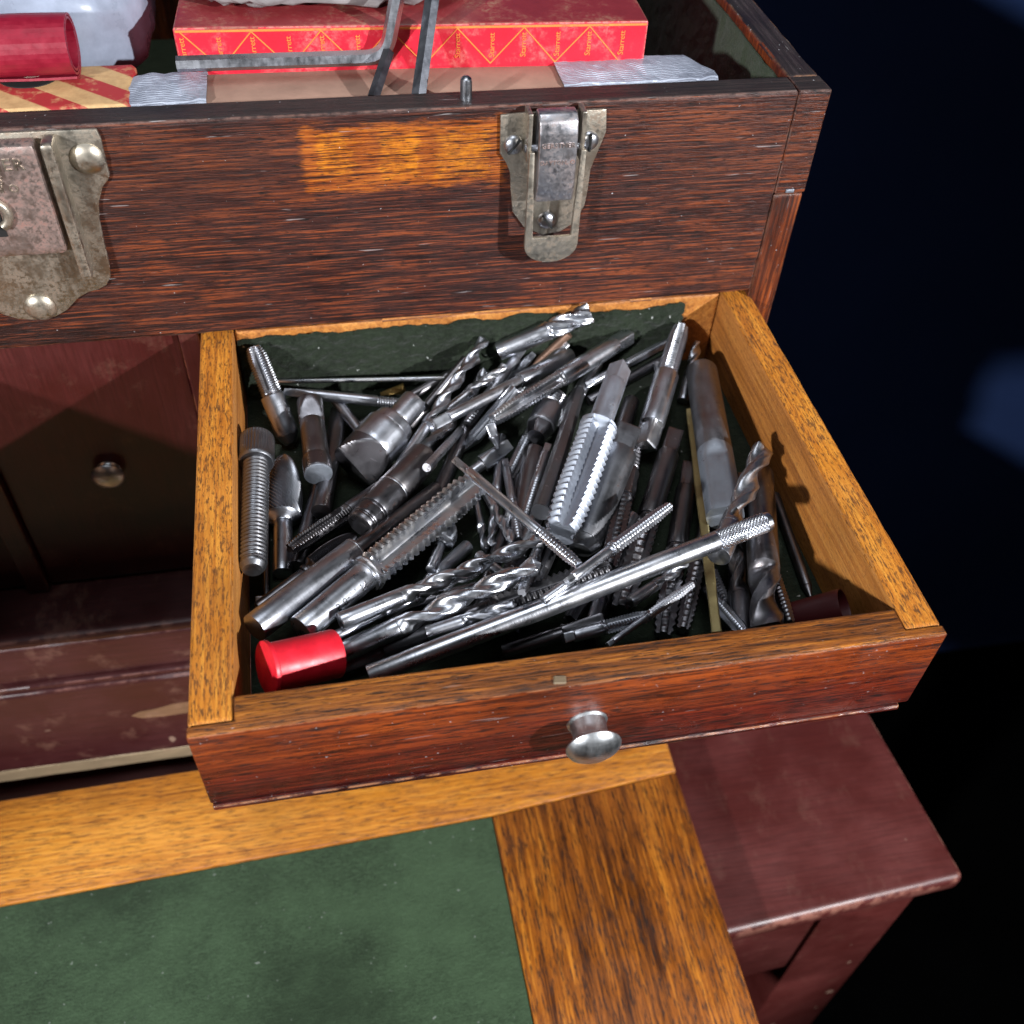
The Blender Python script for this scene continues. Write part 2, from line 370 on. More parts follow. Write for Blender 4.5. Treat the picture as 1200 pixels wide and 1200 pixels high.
def text(name, body, size, mat, mw, parent=None, depth=.0002, spacing=1.0):
    cu = bpy.data.curves.new(name, 'FONT'); cu.body = body; cu.size = size; cu.align_x = 'CENTER'; cu.align_y = 'CENTER'; cu.extrude = depth; cu.space_character = spacing; cu.resolution_u = 2
    tmp = bpy.data.objects.new('tmp', cu); COL.objects.link(tmp)
    dg = bpy.context.evaluated_depsgraph_get(); me = bpy.data.meshes.new_from_object(tmp.evaluated_get(dg))
    bpy.data.objects.remove(tmp); me.materials.clear(); me.transform(mw)
    return link(name, me, mat, parent, 0)
# ================================================================= setting
def sheet(name, v, mat, kind='structure'):
    me = pyd(name, v, [tuple(range(len(v)))]); o = link(name, me, mat, None, 0); tag(o, kind=kind); return o
sheet('wall', [(-3, .46, -1.2), (3.5, .46, -1.2), (3.5, .46, 2), (-3, .46, 2)], 'navy')
sheet('floor', [(-3, -2.5, -1.1), (3.5, -2.5, -1.1), (3.5, .456, -1.1), (-3, .456, -1.1)], 'darkfloor')
# ================================================================= maroon stand
ZTAB = -.318
q1, q2, q3 = on(1020, 835, 2, ZTAB), on(1133, 1028, 2, ZTAB), on(865, 1093, 2, ZTAB)
fx = (q2-q3).normalized(); fy = (q1-q2).normalized()
cFR = q2; cFL = q2-fx*.72; cBR = q2+fy*.52; cBL = cFL+fy*.52
stand = empty('tool_stand', (0.0, .08, -1.1), 'maroon painted wooden stand under the tool chest with a chipped rounded top', 'stand')
def poly_top(name, pts, z0, z1, mat, parent, bev):
    o = prism(name, [(p.x, p.y) for p in pts], 'z', z0, z1, mat, parent, bev, 4)
    me = o.data; at = me.attributes.new('edge', 'FLOAT', 'POINT')
    at.data.foreach_set('value', np.array([1.0 if (z0+bev*.15 < v.co.z < z1-bev*.15) and v.co.z > (z0+z1)/2 else 0.0 for v in me.vertices], 'f'))
    return o
poly_top('top', [cFL, cFR, cBR, cBL], ZTAB-.013, ZTAB, 'maroon', stand, .0038)
ins = .008
aFR = cFR-fx*ins+fy*ins; aFL = cFL+fx*ins+fy*ins; aBR = cBR-fx*ins-fy*ins; aBL = cBL+fx*ins-fy*ins
wleg = .052
def slab(name, p, q, th, z0, z1, mat, parent, inward):
    n = inward.normalized()*th
    return prism(name, [(p.x, p.y), (q.x, q.y), ((q+n).x, (q+n).y), ((p+n).x, (p+n).y)], 'z', z0, z1, mat, parent, .0015, 2)
slab('apron', aFL+fx*(wleg+.001)+fy*.0012, aFR-fx*(wleg+.001)+fy*.0012, .016, ZTAB-.105, ZTAB-.0134, 'maroon', stand, fy)
slab('apron', aFR-fx*.002+fy*(wleg+.001), aBR-fx*.002-fy*(wleg+.001), .016, ZTAB-.105, ZTAB-.0134, 'maroon', stand, -fx)
for (c, sx, sy) in ((aFR, -1, 1), (aFL, 1, 1), (aBR, -1, -1), (aBL, 1, -1)):
    p = c; qx = p+fx*sx*wleg; qy = p+fx*sx*wleg+fy*sy*wleg; qz = p+fy*sy*wleg
    prism('leg', [(v.x, v.y) for v in (p, qx, qy, qz)], 'z', -1.1, ZTAB-.0134, 'maroon', stand, .002, 2)
# ================================================================= loose front panel with green felt
ZP = -.2975
fp = empty('front_panel', (.08, -.14, ZTAB), 'golden oak front panel with green felt inlay lying on the stand', 'panel')
a_bl = on(0, 938, 2, ZP); a_b2 = on(225, 903, 2, ZP); fc = on(577, 955, 2, ZP); fl = on(0, 1061, 2, ZP); fb = on(626, 1200, 2, ZP); rj = on(785, 905, 2, ZP); rb = on(888, 1200, 2, ZP); rt = on(781, 866, 2, ZP)
def lerp(a, b, t): return a+(b-a)*t
XLft = -.20; YNEAR = -.248
back_r = a_bl+(a_b2-a_bl)*((rt.x-a_bl.x)/(a_b2.x-a_bl.x)); back_l = a_bl+(a_b2-a_bl)*((XLft-a_bl.x)/(a_b2.x-a_bl.x))
felt_l = fl+(fc-fl)*((XLft-fl.x)/(fc.x-fl.x))
near_r = rj+(rb-rj)*((YNEAR-rj.y)/(rb.y-rj.y)); near_f = fc+(fb-fc)*((YNEAR-fc.y)/(fb.y-fc.y))
felt_ll = felt_l+Vector((.05, .0016, 0)); fll2 = Vector((felt_ll.x+.002, YNEAR+.05, ZP)); nfe = near_f+(fc-near_f)*.3
def edgeattr(o, val=0.0):
    me = o.data
    if 'edge' not in me.attributes:
        at = me.attributes.new('edge', 'FLOAT', 'POINT'); zs = [v.co.z for v in me.vertices]; t = max(zs)
        at.data.foreach_set('value', np.array([1.0 if t-.0005 < z < t-.00005 else 0.0 for z in zs], 'f'))
    return o
P2 = lambda *v: [(p.x, p.y) for p in v]
edgeattr(prism('back_rail', P2(back_l, felt_l, fc+Vector((-.0002, .0002, 0)), rj+Vector((.0032, .0002, 0)), back_r), 'z', ZTAB+.0003, ZP, 'oak_panel_x', fp, .0009, 2))
edgeattr(prism('stile', P2(fc, rj+Vector((.0032, 0, 0)), near_r, near_f), 'z', ZTAB+.0003, ZP-.0006, 'oak_panel_y', fp, .0012, 2))
edgeattr(prism('stile', P2(felt_l, Vector((felt_l.x, YNEAR, 0)), Vector((felt_ll.x, YNEAR, 0)), felt_ll), 'z', ZTAB+.0003, ZP-.0006, 'oak_panel_y', fp, .0012, 2))
edgeattr(prism('front_rail', P2(fll2, Vector((fll2.x, YNEAR, 0)), near_f-Vector((.0006, 0, 0)), nfe-Vector((.0006, 0, 0))), 'z', ZTAB+.0003, ZP-.0002, 'oak_panel_x', fp, .0012, 2))
# felt sheet with a slightly rough surface
def felt_grid(name, P00, P10, P01, P11, nu, nv, amp, mat, parent, nrm, th=.0008, sc_=140):
    v = []; f = []; nrm = Vector(nrm)
    for j in range(nv+1):
        for i in range(nu+1):
            u, t = i/nu, j/nv
            p = lerp(lerp(P00, P10, u), lerp(P01, P11, u), t)
            v.append(p+nrm*(amp*(noise.noise(p*sc_)+.6*noise.noise(p*sc_*3))))
    for j in range(nv):
        for i in range(nu):
            a = j*(nu+1)+i; f.append((a, a+1, a+nu+2, a+nu+1))
    # thickness
    m0 = len(v); v += [p-nrm*th for p in v]; f += [tuple(m0+k for k in q[::-1]) for q in f]
    rim = [i for i in range(nu+1)]+[j*(nu+1)+nu for j in range(1, nv+1)]+[nv*(nu+1)+i for i in range(nu-1, -1, -1)]+[j*(nu+1) for j in range(nv-1, 0, -1)]
    for a, b in zip(rim, rim[1:]+rim[:1]): f.append((b, a, m0+a, m0+b))
    return link(name, pyd(name, v, f), mat, parent, 0)
e_ = .0004
felt_grid('felt_inlay', Vector((fll2.x, fll2.y, ZP-.0012)), Vector((nfe.x-e_, nfe.y, ZP-.0012)), Vector((felt_ll.x, felt_ll.y-e_, ZP-.0012)), Vector((fc.x-e_, fc.y-e_, ZP-.0012)), 90, 60, .00022, 'felt_panel', fp, (0, 0, 1), .0012)
# ================================================================= tool chest
HB = .07456; W2 = .2542; DEP = .235; ZBASE = ZTAB
chest = empty('tool_chest', (0, .11, ZTAB), 'old dark oak machinist tool chest with nickel lock and latch and open till', 'tool chest')
TH = .0106
# front board of the till: upper band runs to the corner, lower band stops at the side board
def inner_front2(c, n): return 1 if n.z > .7 else 0
def inner_front(c, n): return 1 if n.z > .7 else (2 if n.y > .6 else 0)
rbox('front_board', (-.2432, 0, -HB), (.2432, TH, 0), ['wood_front', 'wood_rim', 'felt_till'], chest, .0009, .0035, .0003, matfn=inner_front)
for s in (1, -1):
    x0, x1 = sorted((s*.24325, s*W2))
    rbox('corner_block', (x0, .0001, -.0358), (x1, TH, -.0001), ['wood_front', 'wood_rim'], chest, .0007, .004, .0002, matfn=inner_front2)
for s in (1, -1):
    x0, x1 = sorted((s*.2434, s*(W2-.0002)))
    rbox('side_board', (x0, TH+.0002, -.0358), (x1, DEP, -.0003), ['wood_side', 'wood_rim_side'], chest, .0009, .006, .0003, matfn=lambda c, n: 1 if n.z > .7 else 0)
    rbox('side_board', (x0, .0004, -.206), (x1, DEP, -.0360), 'wood_side', chest, .0009, .01, .0003)
    if s > 0:
        rbox('joint_glint', (.2470, -.0004, -.0352), (.2500, .0012, -.0340), 'face', chest, .0002, .01, 0)  # pale sliver put in as the highlight at the corner joint
# felt lining of the till's side, floor of the till, back
g = felt_grid('till_lining', Vector((.2424, DEP-.012, -.066)), Vector((.2424, TH+.0006, -.066)), Vector((.2424, DEP-.012, -.0035)), Vector((.2424, TH+.0006, -.0035)), 60, 20, .0005, 'felt_till', chest, (-1, 0, 0), .0007)
rbox('till_floor', (-.2430, TH+.0004, -HB+.0005), (.2430, DEP-.011, -HB+.0065), 'felt_till', chest, .0006, .03, 0)
rbox('back_board', (-.2430, DEP-.0105, -.206), (.2430, DEP, -.0005), 'wood_side', chest, .0008, .03, 0)
# dividers and lower closed drawers
ZD1 = -.2055
for (x0, x1) in ((.0392, .0462), (-.0462, -.0376)):
    rbox('divider', (x0, .0068, ZD1), (x1, DEP-.012, -HB-.0003), 'maroon_drawer', chest, .0006, .012, .0001)
def knob(parent, c, s=1.0, name='knob', stem=1.0):
    k = stem
    prof = [(.0056*s, 0), (.0056*s, .0003*s), (.0050*s, .0008*s), (.0047*s, .003*s*k), (.0048*s, .0052*s*k), (.0056*s, .0062*s*k), (.0068*s, .0066*s*k), (.0074*s, .0066*s*k+.0005*s), (.0075*s, .0066*s*k+.0010*s), (.0069*s, .0066*s*k+.0020*s), (.0052*s, .0066*s*k+.0030*s), (.003*s, .0066*s*k+.0037*s), (0, .0066*s*k+.0040*s)]
    return lathe(name, prof, 'knob_metal', parent, 40, c, (0, -1, 0))
def closed_drawer(x0, x1, z0, z1, kx=None):
    d = rbox('closed_drawer', (x0, .0100, z0), (x1, .150, z1), 'maroon_drawer', chest, .0007, .012, .00012)
    kz = (z0+z1)/2-.002
    knob(d, ((x0+x1)/2 if kx is None else kx, .0100, kz), .82, 'knob', .55)
    return d
closed_drawer(-.0372, .0388, -.2045, -.0757, .0012)
for (x0, x1) in ((.0466, .2430), (-.2430, -.0466)):
    closed_drawer(x0, x1, -.1585, -.1140); closed_drawer(x0, x1, -.2045, -.1595)
# base: ledge, rail, plinth with a worn lower edge
rbox('bottom_ledge', (-.2600, -.0178, -.2118), (.2600, DEP, -.2062), 'maroon_dark', chest, .0022, .008, .0003)
rbox('bottom_rail', (-.2590, -.0166, -.2362), (.2590, DEP, -.2122), 'maroon_dark', chest, .0012, .008, .0003)
rbox('bead', (-.2605, -.0190, -.2395), (.2605, DEP, -.2366), 'maroon_dark', chest, .0012, .006, .0003)
rbox('plinth', (-.2610, -.0200, -.2995), (.2610, DEP, -.2400), 'maroon_dark', chest, .0014, .008, .0003)
rbox('plinth_foot', (-.2605, -.0192, -.3098), (.2605, DEP, -.2998), 'base_edge', chest, .0012, .006, .0004)
for (x0, y0) in ((-.25, .0), (.21, .0), (-.25, .18), (.21, .18)):
    rbox('foot', (x0, y0, ZTAB+.0003), (x0+.04, y0+.04, -.3100), 'maroon', chest, .001, .02, 0)
lp = on(188, 833, 1, -.0201)
v = []; 
prism('bare_patch', [(lp.x-.013, lp.z-.0012), (lp.x-.009, lp.z-.004), (lp.x+.001, lp.z-.0048), (lp.x+.017, lp.z-.0045), (lp.x+.018, lp.z+.0042), (lp.x+.006, lp.z+.0040), (lp.x-.001, lp.z+.0022), (lp.x-.009, lp.z+.0014)], 'y', -.0199, -.02008, 'bare', chest, 0)
# steel pin in the rim
pp = on(547, 118, 2, 0)
lathe('stop_pin', [(.0018, -.002), (.0018, .0052), (.0016, .0062), (.0008, .0068), (0, .0069)], 'steel', chest, 24, (pp.x, .0052, 0.0))
# ---- lock
LC = -.0006
half = [(56, 151), (113.5, 149), (119, 161), (125, 188), (129, 203), (127, 209), (121, 216), (116.5, 234), (117, 255), (123, 284), (129, 309), (130, 322), (125, 332), (115, 337), (104, 340), (92, 347), (79, 361), (66, 368.5), (50, 371.6)]
hw = [xz(*q) for q in half]
pl = [(x, z) for x, z in hw]+[(2*LC-x, z) for x, z in hw[::-1]]
lock = prism('lock', pl, 'y', -.0001, -.0013, 'nickel', chest, .0004, 2)
bx1 = xz(44, 167, -.0075)[0]; bz1 = xz(30, 170, -.007)[1]; bz0 = xz(40, 300, -.007)[1]
# raised case with soft edges
cx1 = xz(60, 235, -.0072)[0]
case = rbox('lock_case', (2*LC-cx1, -.0074, bz0), (cx1, -.0013, bz1), 'rusty', lock, .0016, .004, 0)
rx = xz(72, 230, -.006)
for s in (1, -1):
    xa = LC+s*(rx[0]-LC-.0012); xb = LC+s*(rx[0]-LC+.0022)
    x0, x1 = sorted((xa, xb))
    rbox('lock_guide', (x0, -.0085, xz(80, 312)[1]), (x1, -.0013, xz(80, 152)[1]), 'nickel', lock, .0009, .005, 0)
LCB = xz(48, 357)[0]
for (px_, py_) in ((103, 183), (48, 357)):
    for s in ((1, -1) if py_ < 300 else (1,)):
        c = xz(px_, py_)
        xx = c[0] if s > 0 else 2*LC-c[0]
        lathe('rivet', [(.0047, 0), (.0047, .0004), (.0040, .0012), (.0024, .0019), (0, .0021)], 'nickel', lock, 28, (xx, -.0013, c[1]), (0, -1, 0))
kc = xz(4, 250, -.0075)
kz = kc[1]
ring = []
for k in range(26):
    a = math.radians(-50+300*k/25-10)
    ring.append((LC+math.cos(a)*.0045, -.0080, kz+math.sin(a)*.0045))
tube('keyhole_ring', ring, .0014, 'nickel', lock, 10)
lathe('keyhole', [(.0022, 0), (.0022, .0002), (0, .0002)], 'hole', lock, 24, (LC, -.0074, kz), (0, -1, 0))
rbox('keyhole_slot', (LC-.0006, -.00765, kz-.0075), (LC+.0022, -.0073, kz), 'hole', lock, .0001, .01, 0)
RX = Matrix.Rotation(math.radians(90), 4, 'X')
tz = xz(20, 194, -.0076)[1]
text('lettering', 'GERSTNER', .0050, 'nickel', Matrix.Translation((LC, -.0075, tz)) @ RX, lock, .00025, 1.12)
text('lettering', '& SONS', .0034, 'nickel', Matrix.Translation((LC, -.0075, xz(10, 212, -.0076)[1])) @ RX, lock, .00025, 1.1)
text('lettering', 'DAYTON O', .0034, 'nickel', Matrix.Translation((LC, -.0075, xz(10, 222, -.0076)[1])) @ RX, lock, .00025, 1.1)
# ---- latch
lt = [(586, 133), (617, 130), (680, 127.5), (710, 126), (709.5, 152), (698, 180), (691, 197), (688, 220), (684, 239), (672, 259), (656, 269), (635, 273), (613, 264), (600, 246), (598, 222), (597, 200), (592, 188), (585, 178)]
latch = prism('latch', [xz(*q) for q in lt], 'y', -.0001, -.0012, 'nickel', chest, .0003, 2)
def latbox(px0, px1, py0, py1, yf):
    a = xz(px0, (py0+py1)/2, yf)[0]; b = xz(px1, (py0+py1)/2, yf)[0]; z0 = xz((px0+px1)/2, py1, yf)[1]; z1 = xz((px0+px1)/2, py0, yf)[1]
    return a, b, z0, z1
lx0, lx1, lz0, lz1 = latbox(630, 675, 142, 240, -.0095)
# lever: slightly arched profile, extruded in x
pr = [(-.0028, lz1+.0012), (-.0070, lz1+.0012), (-.0090, lz1-.0006), (-.0098, lz1-.004), (-.0104, (lz0+lz1)/2), (-.0104, lz0+.005), (-.0092, lz0+.0012), (-.0060, lz0), (-.0028, lz0+.0006)]
prism('lever', pr, 'x', lx0, lx1, 'nickel_blue', latch, .0007, 3)
for xx in (lx0-.0030, lx1+.0014):
    rbox('ear', (xx, -.0075, lz1-.014), (xx+.0014, -.0012, lz1+.0014), 'nickel', latch, .0003, .004, 0)
lcx = (lx0+lx1)/2
tube('pivot', [(lx0-.0034, -.0058, lz1-.010), (lx1+.0034, -.0058, lz1-.010)], .0012, 'steel', latch, 12)
bx0 = xz(617, 240, -.0085)[0]; bx1_ = xz(681, 240, -.0085)[0]; bzb = xz(651, 306, -.0085)[1]; bzt = xz(650, 277, -.0085)[1]; btop = lz1-.010
r_ = (bx1_-bx0)/2; cxx = (bx0+bx1_)/2
out_ = [(bx0, btop), (bx0+.0016, btop), (bx0+.0026, bzt), (bx1_-.0026, bzt), (bx1_-.0016, btop), (bx1_, btop), (bx1_, bzb+r_*.72)]
for k in range(1, 12):
    a = math.pi*k/12; out_.append((cxx+r_*math.cos(a), bzb+r_*.72-r_*.72*math.sin(a)))
out_.append((bx0, bzb+r_*.72))
prism('bail', out_, 'y', -.0075, -.0090, 'nickel', latch, .0003, 2)
for (px_, py_, an) in ((602, 171, 50), (691, 166, 88), (641, 259, -55)):
    c = xz(px_, py_, -.002)
    sw = lathe('screw', [(.0031, 0), (.0030, .0005), (.0024, .0013), (.0012, .0017), (0, .0018)], 'steel', latch, 28, (c[0], -.0012, c[1]), (0, -1, 0))
    a = math.radians(an); dx, dz = math.cos(a), math.sin(a); n = (-dz*.00035, dx*.00035); L_ = .0028
    prism('slot', [(c[0]+dx*L_+n[0], c[1]+dz*L_+n[1]), (c[0]-dx*L_+n[0], c[1]-dz*L_+n[1]), (c[0]-dx*L_-n[0], c[1]-dz*L_-n[1]), (c[0]+dx*L_-n[0], c[1]+dz*L_-n[1])], 'y', -.0022, -.00315, 'hole', sw, 0)
tl = Matrix.Rotation(math.radians(3), 4, 'X')
text('lettering', 'GERSTNER', .0021, 'rusty', Matrix.Translation((lcx, -.0101, lz1-.0075)) @ RX @ Matrix.Rotation(math.radians(-5), 4, 'X'), latch, .00018, 1.05)
text('lettering', 'DAYTON, O', .0019, 'rusty', Matrix.Translation((lcx, -.01035, lz1-.0128)) @ RX @ Matrix.Rotation(math.radians(-3), 4, 'X'), latch, .00018, 1.05)
# ================================================================= things in the till
# cardboard box with taped corners
ct = empty('cardboard_box', (.128, .07, -.068), 'grey brown cardboard box with silver taped corners in the till', 'cardboard box')
cz = -.0036; cy = .0168
cb0 = on(137, 119, 2, cz).x; cb1 = on(838, 93, 2, cz).x
bk = [on(150, 94, 2, cz), on(240, 87, 2, cz), on(440, 80, 2, cz), on(660, 76, 2, cz), on(800, 68, 2, cz), on(836, 88, 2, cz)]
def back_y(x):
    for p, q in zip(bk, bk[1:]):
        if x <= q.x or q is bk[-1]:
            return p.y+(q.y-p.y)*min(1.0, max(0.0, (x-p.x)/(q.x-p.x)))
prism('box_body', [(cb0, cy), (cb1, cy), (cb1-.001, bk[-1].y)]+[(p.x, p.y) for p in bk[::-1]], 'z', -.0678, cz, 'cardboard', ct, .0008, 2)
def tape_piece(x0, x1, parent, free=True):
    v = []; f = []; nx = 40; m = 15
    for i in range(nx+1):
        x = x0+(x1-x0)*i/nx; yb = back_y(x)
        prof = [(cy-.0005, -.03), (cy-.0006, -.012), (cy-.0006, cz-.003), (cy-.0002, cz-.0003), (cy+.0010, cz+.0006)]
        prof += [(cy+.001+(yb-cy-.001)*k/6, cz+.0006) for k in range(1, 7)]+[(yb+.0005, cz-.0002), (yb+.0006, cz-.004), (yb+.0006, cz-.01), (yb+.0006, cz-.03)]
        for k, (y, z) in enumerate(prof):
            ed = min(x-x0, x1-x, .009)/.009 if free else 1.0
            if 5 <= k <= 10: z += .0009*(1-((k-7.5)/3)**2)*ed
            p = Vector((x, y, z)); w_ = noise.noise(p*130)*.0012+noise.noise(p*420)*.0003
            sg = -1 if k < 4 else (1 if k > 10 else 0)
            v.append((x, y+sg*abs(w_)*.6, z+(abs(w_) if 3 <= k <= 11 else 0)))
    for i in range(nx):
        for j in range(m-1): a = i*m+j; f.append((a+m, a+m+1, a+1, a))
    o = link('tape', pyd('tape', v, f), 'tape', parent, 0)
    md = o.modifiers.new('thick', 'SOLIDIFY'); md.thickness = .0003; md.offset = 0
    return o
xA = on(240, 100, 2, 0).x; xB = on(660, 85, 2, 0).x
tape_piece(cb0-.0005, xA, ct); tape_piece(xB, cb1+.0005, ct)
# red printed box
rb_ = empty('red_box', (.1275, .0352, -.0676), 'flat red printed box with gold zigzag lines and lettering', 'box')
ry = .0352; bl = on(205, 60, 1, ry).x; br = on(754, 45, 1, ry).x; rz0 = -.0034; rz1 = .0101
rbox('box_body', (bl, ry, -.0676), (br, ry+.085, rz1), ['redbox', 'redboxtop'], rb_, .0007, .008, .0002, matfn=lambda c, n: 1 if n.z > .6 else 0)
hgt = rz1-rz0
nz = 7; per = (br-bl)/nz*1.0
for k in range(nz*2):
    xa = bl+.002+k*per/2; xb = xa+per/2
    if xb > br-.001: break
    za, zb = (rz0+.001, rz1-.0014) if k % 2 else (rz1-.0014, rz0+.001)
    tube('gold_line', [(xa, ry-.00003, za), (xb, ry-.00003, zb)], .00022, 'goldprint', rb_, 6)
rbox('gold_line', (bl+.0006, ry-.00025, rz1-.0014), (br-.0006, ry+.0003, rz1-.0007), 'goldprint', rb_, .00008, .01, 0)
for k in range(nz*2):
    xa = bl+.002+k*per/2
    if xa > br-.003 or xa < bl+.002: continue
    text('lettering', 'Starrett', .0026, 'goldprint', Matrix.Translation((xa+(.0004 if k % 2 else 0), ry-.0001, (rz0+rz1)/2+(.0012 if k % 2 == 0 else -.0012)*0)) @ RX @ Matrix.Rotation(math.radians(90), 4, 'Z'), rb_, .00008, .95)
rb_.rotation_euler.z = math.radians(-2.7)
# crumpled grey cloth bag on the red box
def lump(name, c, s, mat, parent=None, amp=.25, fr=60, seed=0, n=48):
    v = []; f = []
    for i in range(n+1):
        ph = math.pi*i/n
        for j in range(n*2):
            th = math.pi*j/n
            d = Vector((math.sin(ph)*math.cos(th), math.sin(ph)*math.sin(th), math.cos(ph)))
            e = Vector([math.copysign(abs(q)**.6, q) for q in d])
            p = Vector((e.x*s[0], e.y*s[1], e.z*s[2]))
            q = (p+Vector((seed, seed, 0)))*fr
            w_ = 1+amp*(abs(noise.noise(q))-.2+.5*abs(noise.noise(q*2.3))+.25*noise.noise(q*5))
            z = p.z*w_; z = max(z, -s[2]*.92)
            v.append((c[0]+p.x*(1+.15*(w_-1)), c[1]+p.y*(1+.15*(w_-1)), c[2]+z))
    M = n*2
    for i in range(n):
        for j in range(M): f.append((i*M+j, i*M+(j+1) % M, (i+1)*M+(j+1) % M, (i+1)*M+j))
    return link(name, pyd(name, v, f), mat, parent, 55)
gcl = on(390, 14, 2, rz1)
tag(lump('cloth_bag', (gcl.x+.001, gcl.y+.036, rz1+.0105), (.049, .040, .011), 'greycloth', None, .5, 70, 3), 'crumpled pale grey cloth bundle lying on the red printed box', 'cloth bag')
# hex keys
def hexkey(path, r, label):
    o = empty('hex_key', path[0], label, 'hex key', 'hex keys standing in the till')
    tube('key', path, r, 'steel' if 'bent' in label[:5] else 'hexkey', o, hexa=True); return o
def bend(a, b, c, rad=.006, n=8):
    a, b, c = Vector(a), Vector(b), Vector(c); u = (a-b).normalized(); w_ = (c-b).normalized(); p0 = b+u*rad; p1 = b+w_*rad; out = [a]
    for i in range(n+1):
        t = i/n; out.append(p0*(1-t)**2+b*2*t*(1-t)+p1*t*t)
    return out+[c]
hy = .0310
A_ = on(207, 75, 1, hy); B_ = on(452, 67, 1, hy); 
T1 = on(466, -6, 1, .0318)
hexkey(bend(A_, B_, T1, .0065, 12), .0023, 'bent hex key with its long arm lying before the red printed box')
E1 = on(437, 116, 1, .0128); E2 = on(455, 62, 1, .0278)
hexkey([E1, lerp(E1, E2, .5), E2], .0020, 'dark hex key rising behind the bent hex key')
F1 = on(490, 116, 1, .0133); F2 = on(507, -6, 1, .034)
hexkey([F1, lerp(F1, F2, .5), F2], .0025, 'straight dark hex key leaning over the red printed box beside the pin')
# striped box, leather roll, plastic bag at left
sb = empty('striped_box', (-.02, .05, -.06), 'tan box with red diagonal stripes beneath the burgundy roll', 'box')
szt = -.002; sx1 = on(158, 80, 2, szt).x; sy0 = .0150
rbox('box_body', (-.10, sy0, -.066), (sx1, on(150, 74, 2, szt).y, szt), 'stripes', sb, .0012, .006, .0003)
hc = on(34, 91, 2, szt)
lathe('finger_hole', [(.0085, 0), (.0085, .0003), (.0072, .0004), (0, .0004)], 'hole', sb, 36, (hc.x, hc.y, szt), (0, 0, 1), (1, .85))
lathe('hole_metal', [(.004, 0), (.0036, .0008), (0, .0010)], 'nickel', sb, 24, (hc.x+.001, hc.y, szt+.0002), (0, 0, 1), (1.1, .5))
gb = on(150, 72, 2, szt)
tag(lump('plastic_bag', (-.018, .0845, .0035), (.062, .038, .022), 'plasticbag', None, .25, 48, 8), 'shiny grey plastic packet behind the burgundy roll in the till', 'plastic bag')
# burgundy leather roll: a spiral sheet whose open end faces right
rr_ = on(82, 48, 1, .034); rx1 = rr_.x; rcz = szt+.0093; rad = .0088
rcy = .036
v = []; f = []; n = 90; xs = np.linspace(-.12, rx1, 22)
for x in xs:
    for k in range(n+1):
        a = -2.2+k/n*15.0; r = rad*(1.0-.30*k/n); 
        skew = .0
        v.append((x-skew*(x == xs[-1]), rcy+r*math.cos(a)*1.15, rcz+r*math.sin(a)+noise.noise(Vector((x*40, a, 0)))*.0004))
for i in range(len(xs)-1):
    for k in range(n): a = i*(n+1)+k; f.append((a, a+1, a+n+2, a+n+1))
me = pyd('leather_roll', v, f); o = link('leather_roll', me, 'leather', None, 0)
md = o.modifiers.new('thick', 'SOLIDIFY'); md.thickness = .0007; md.offset = 0
tag(o, 'burgundy leather tool roll lying on the striped box', 'leather roll')
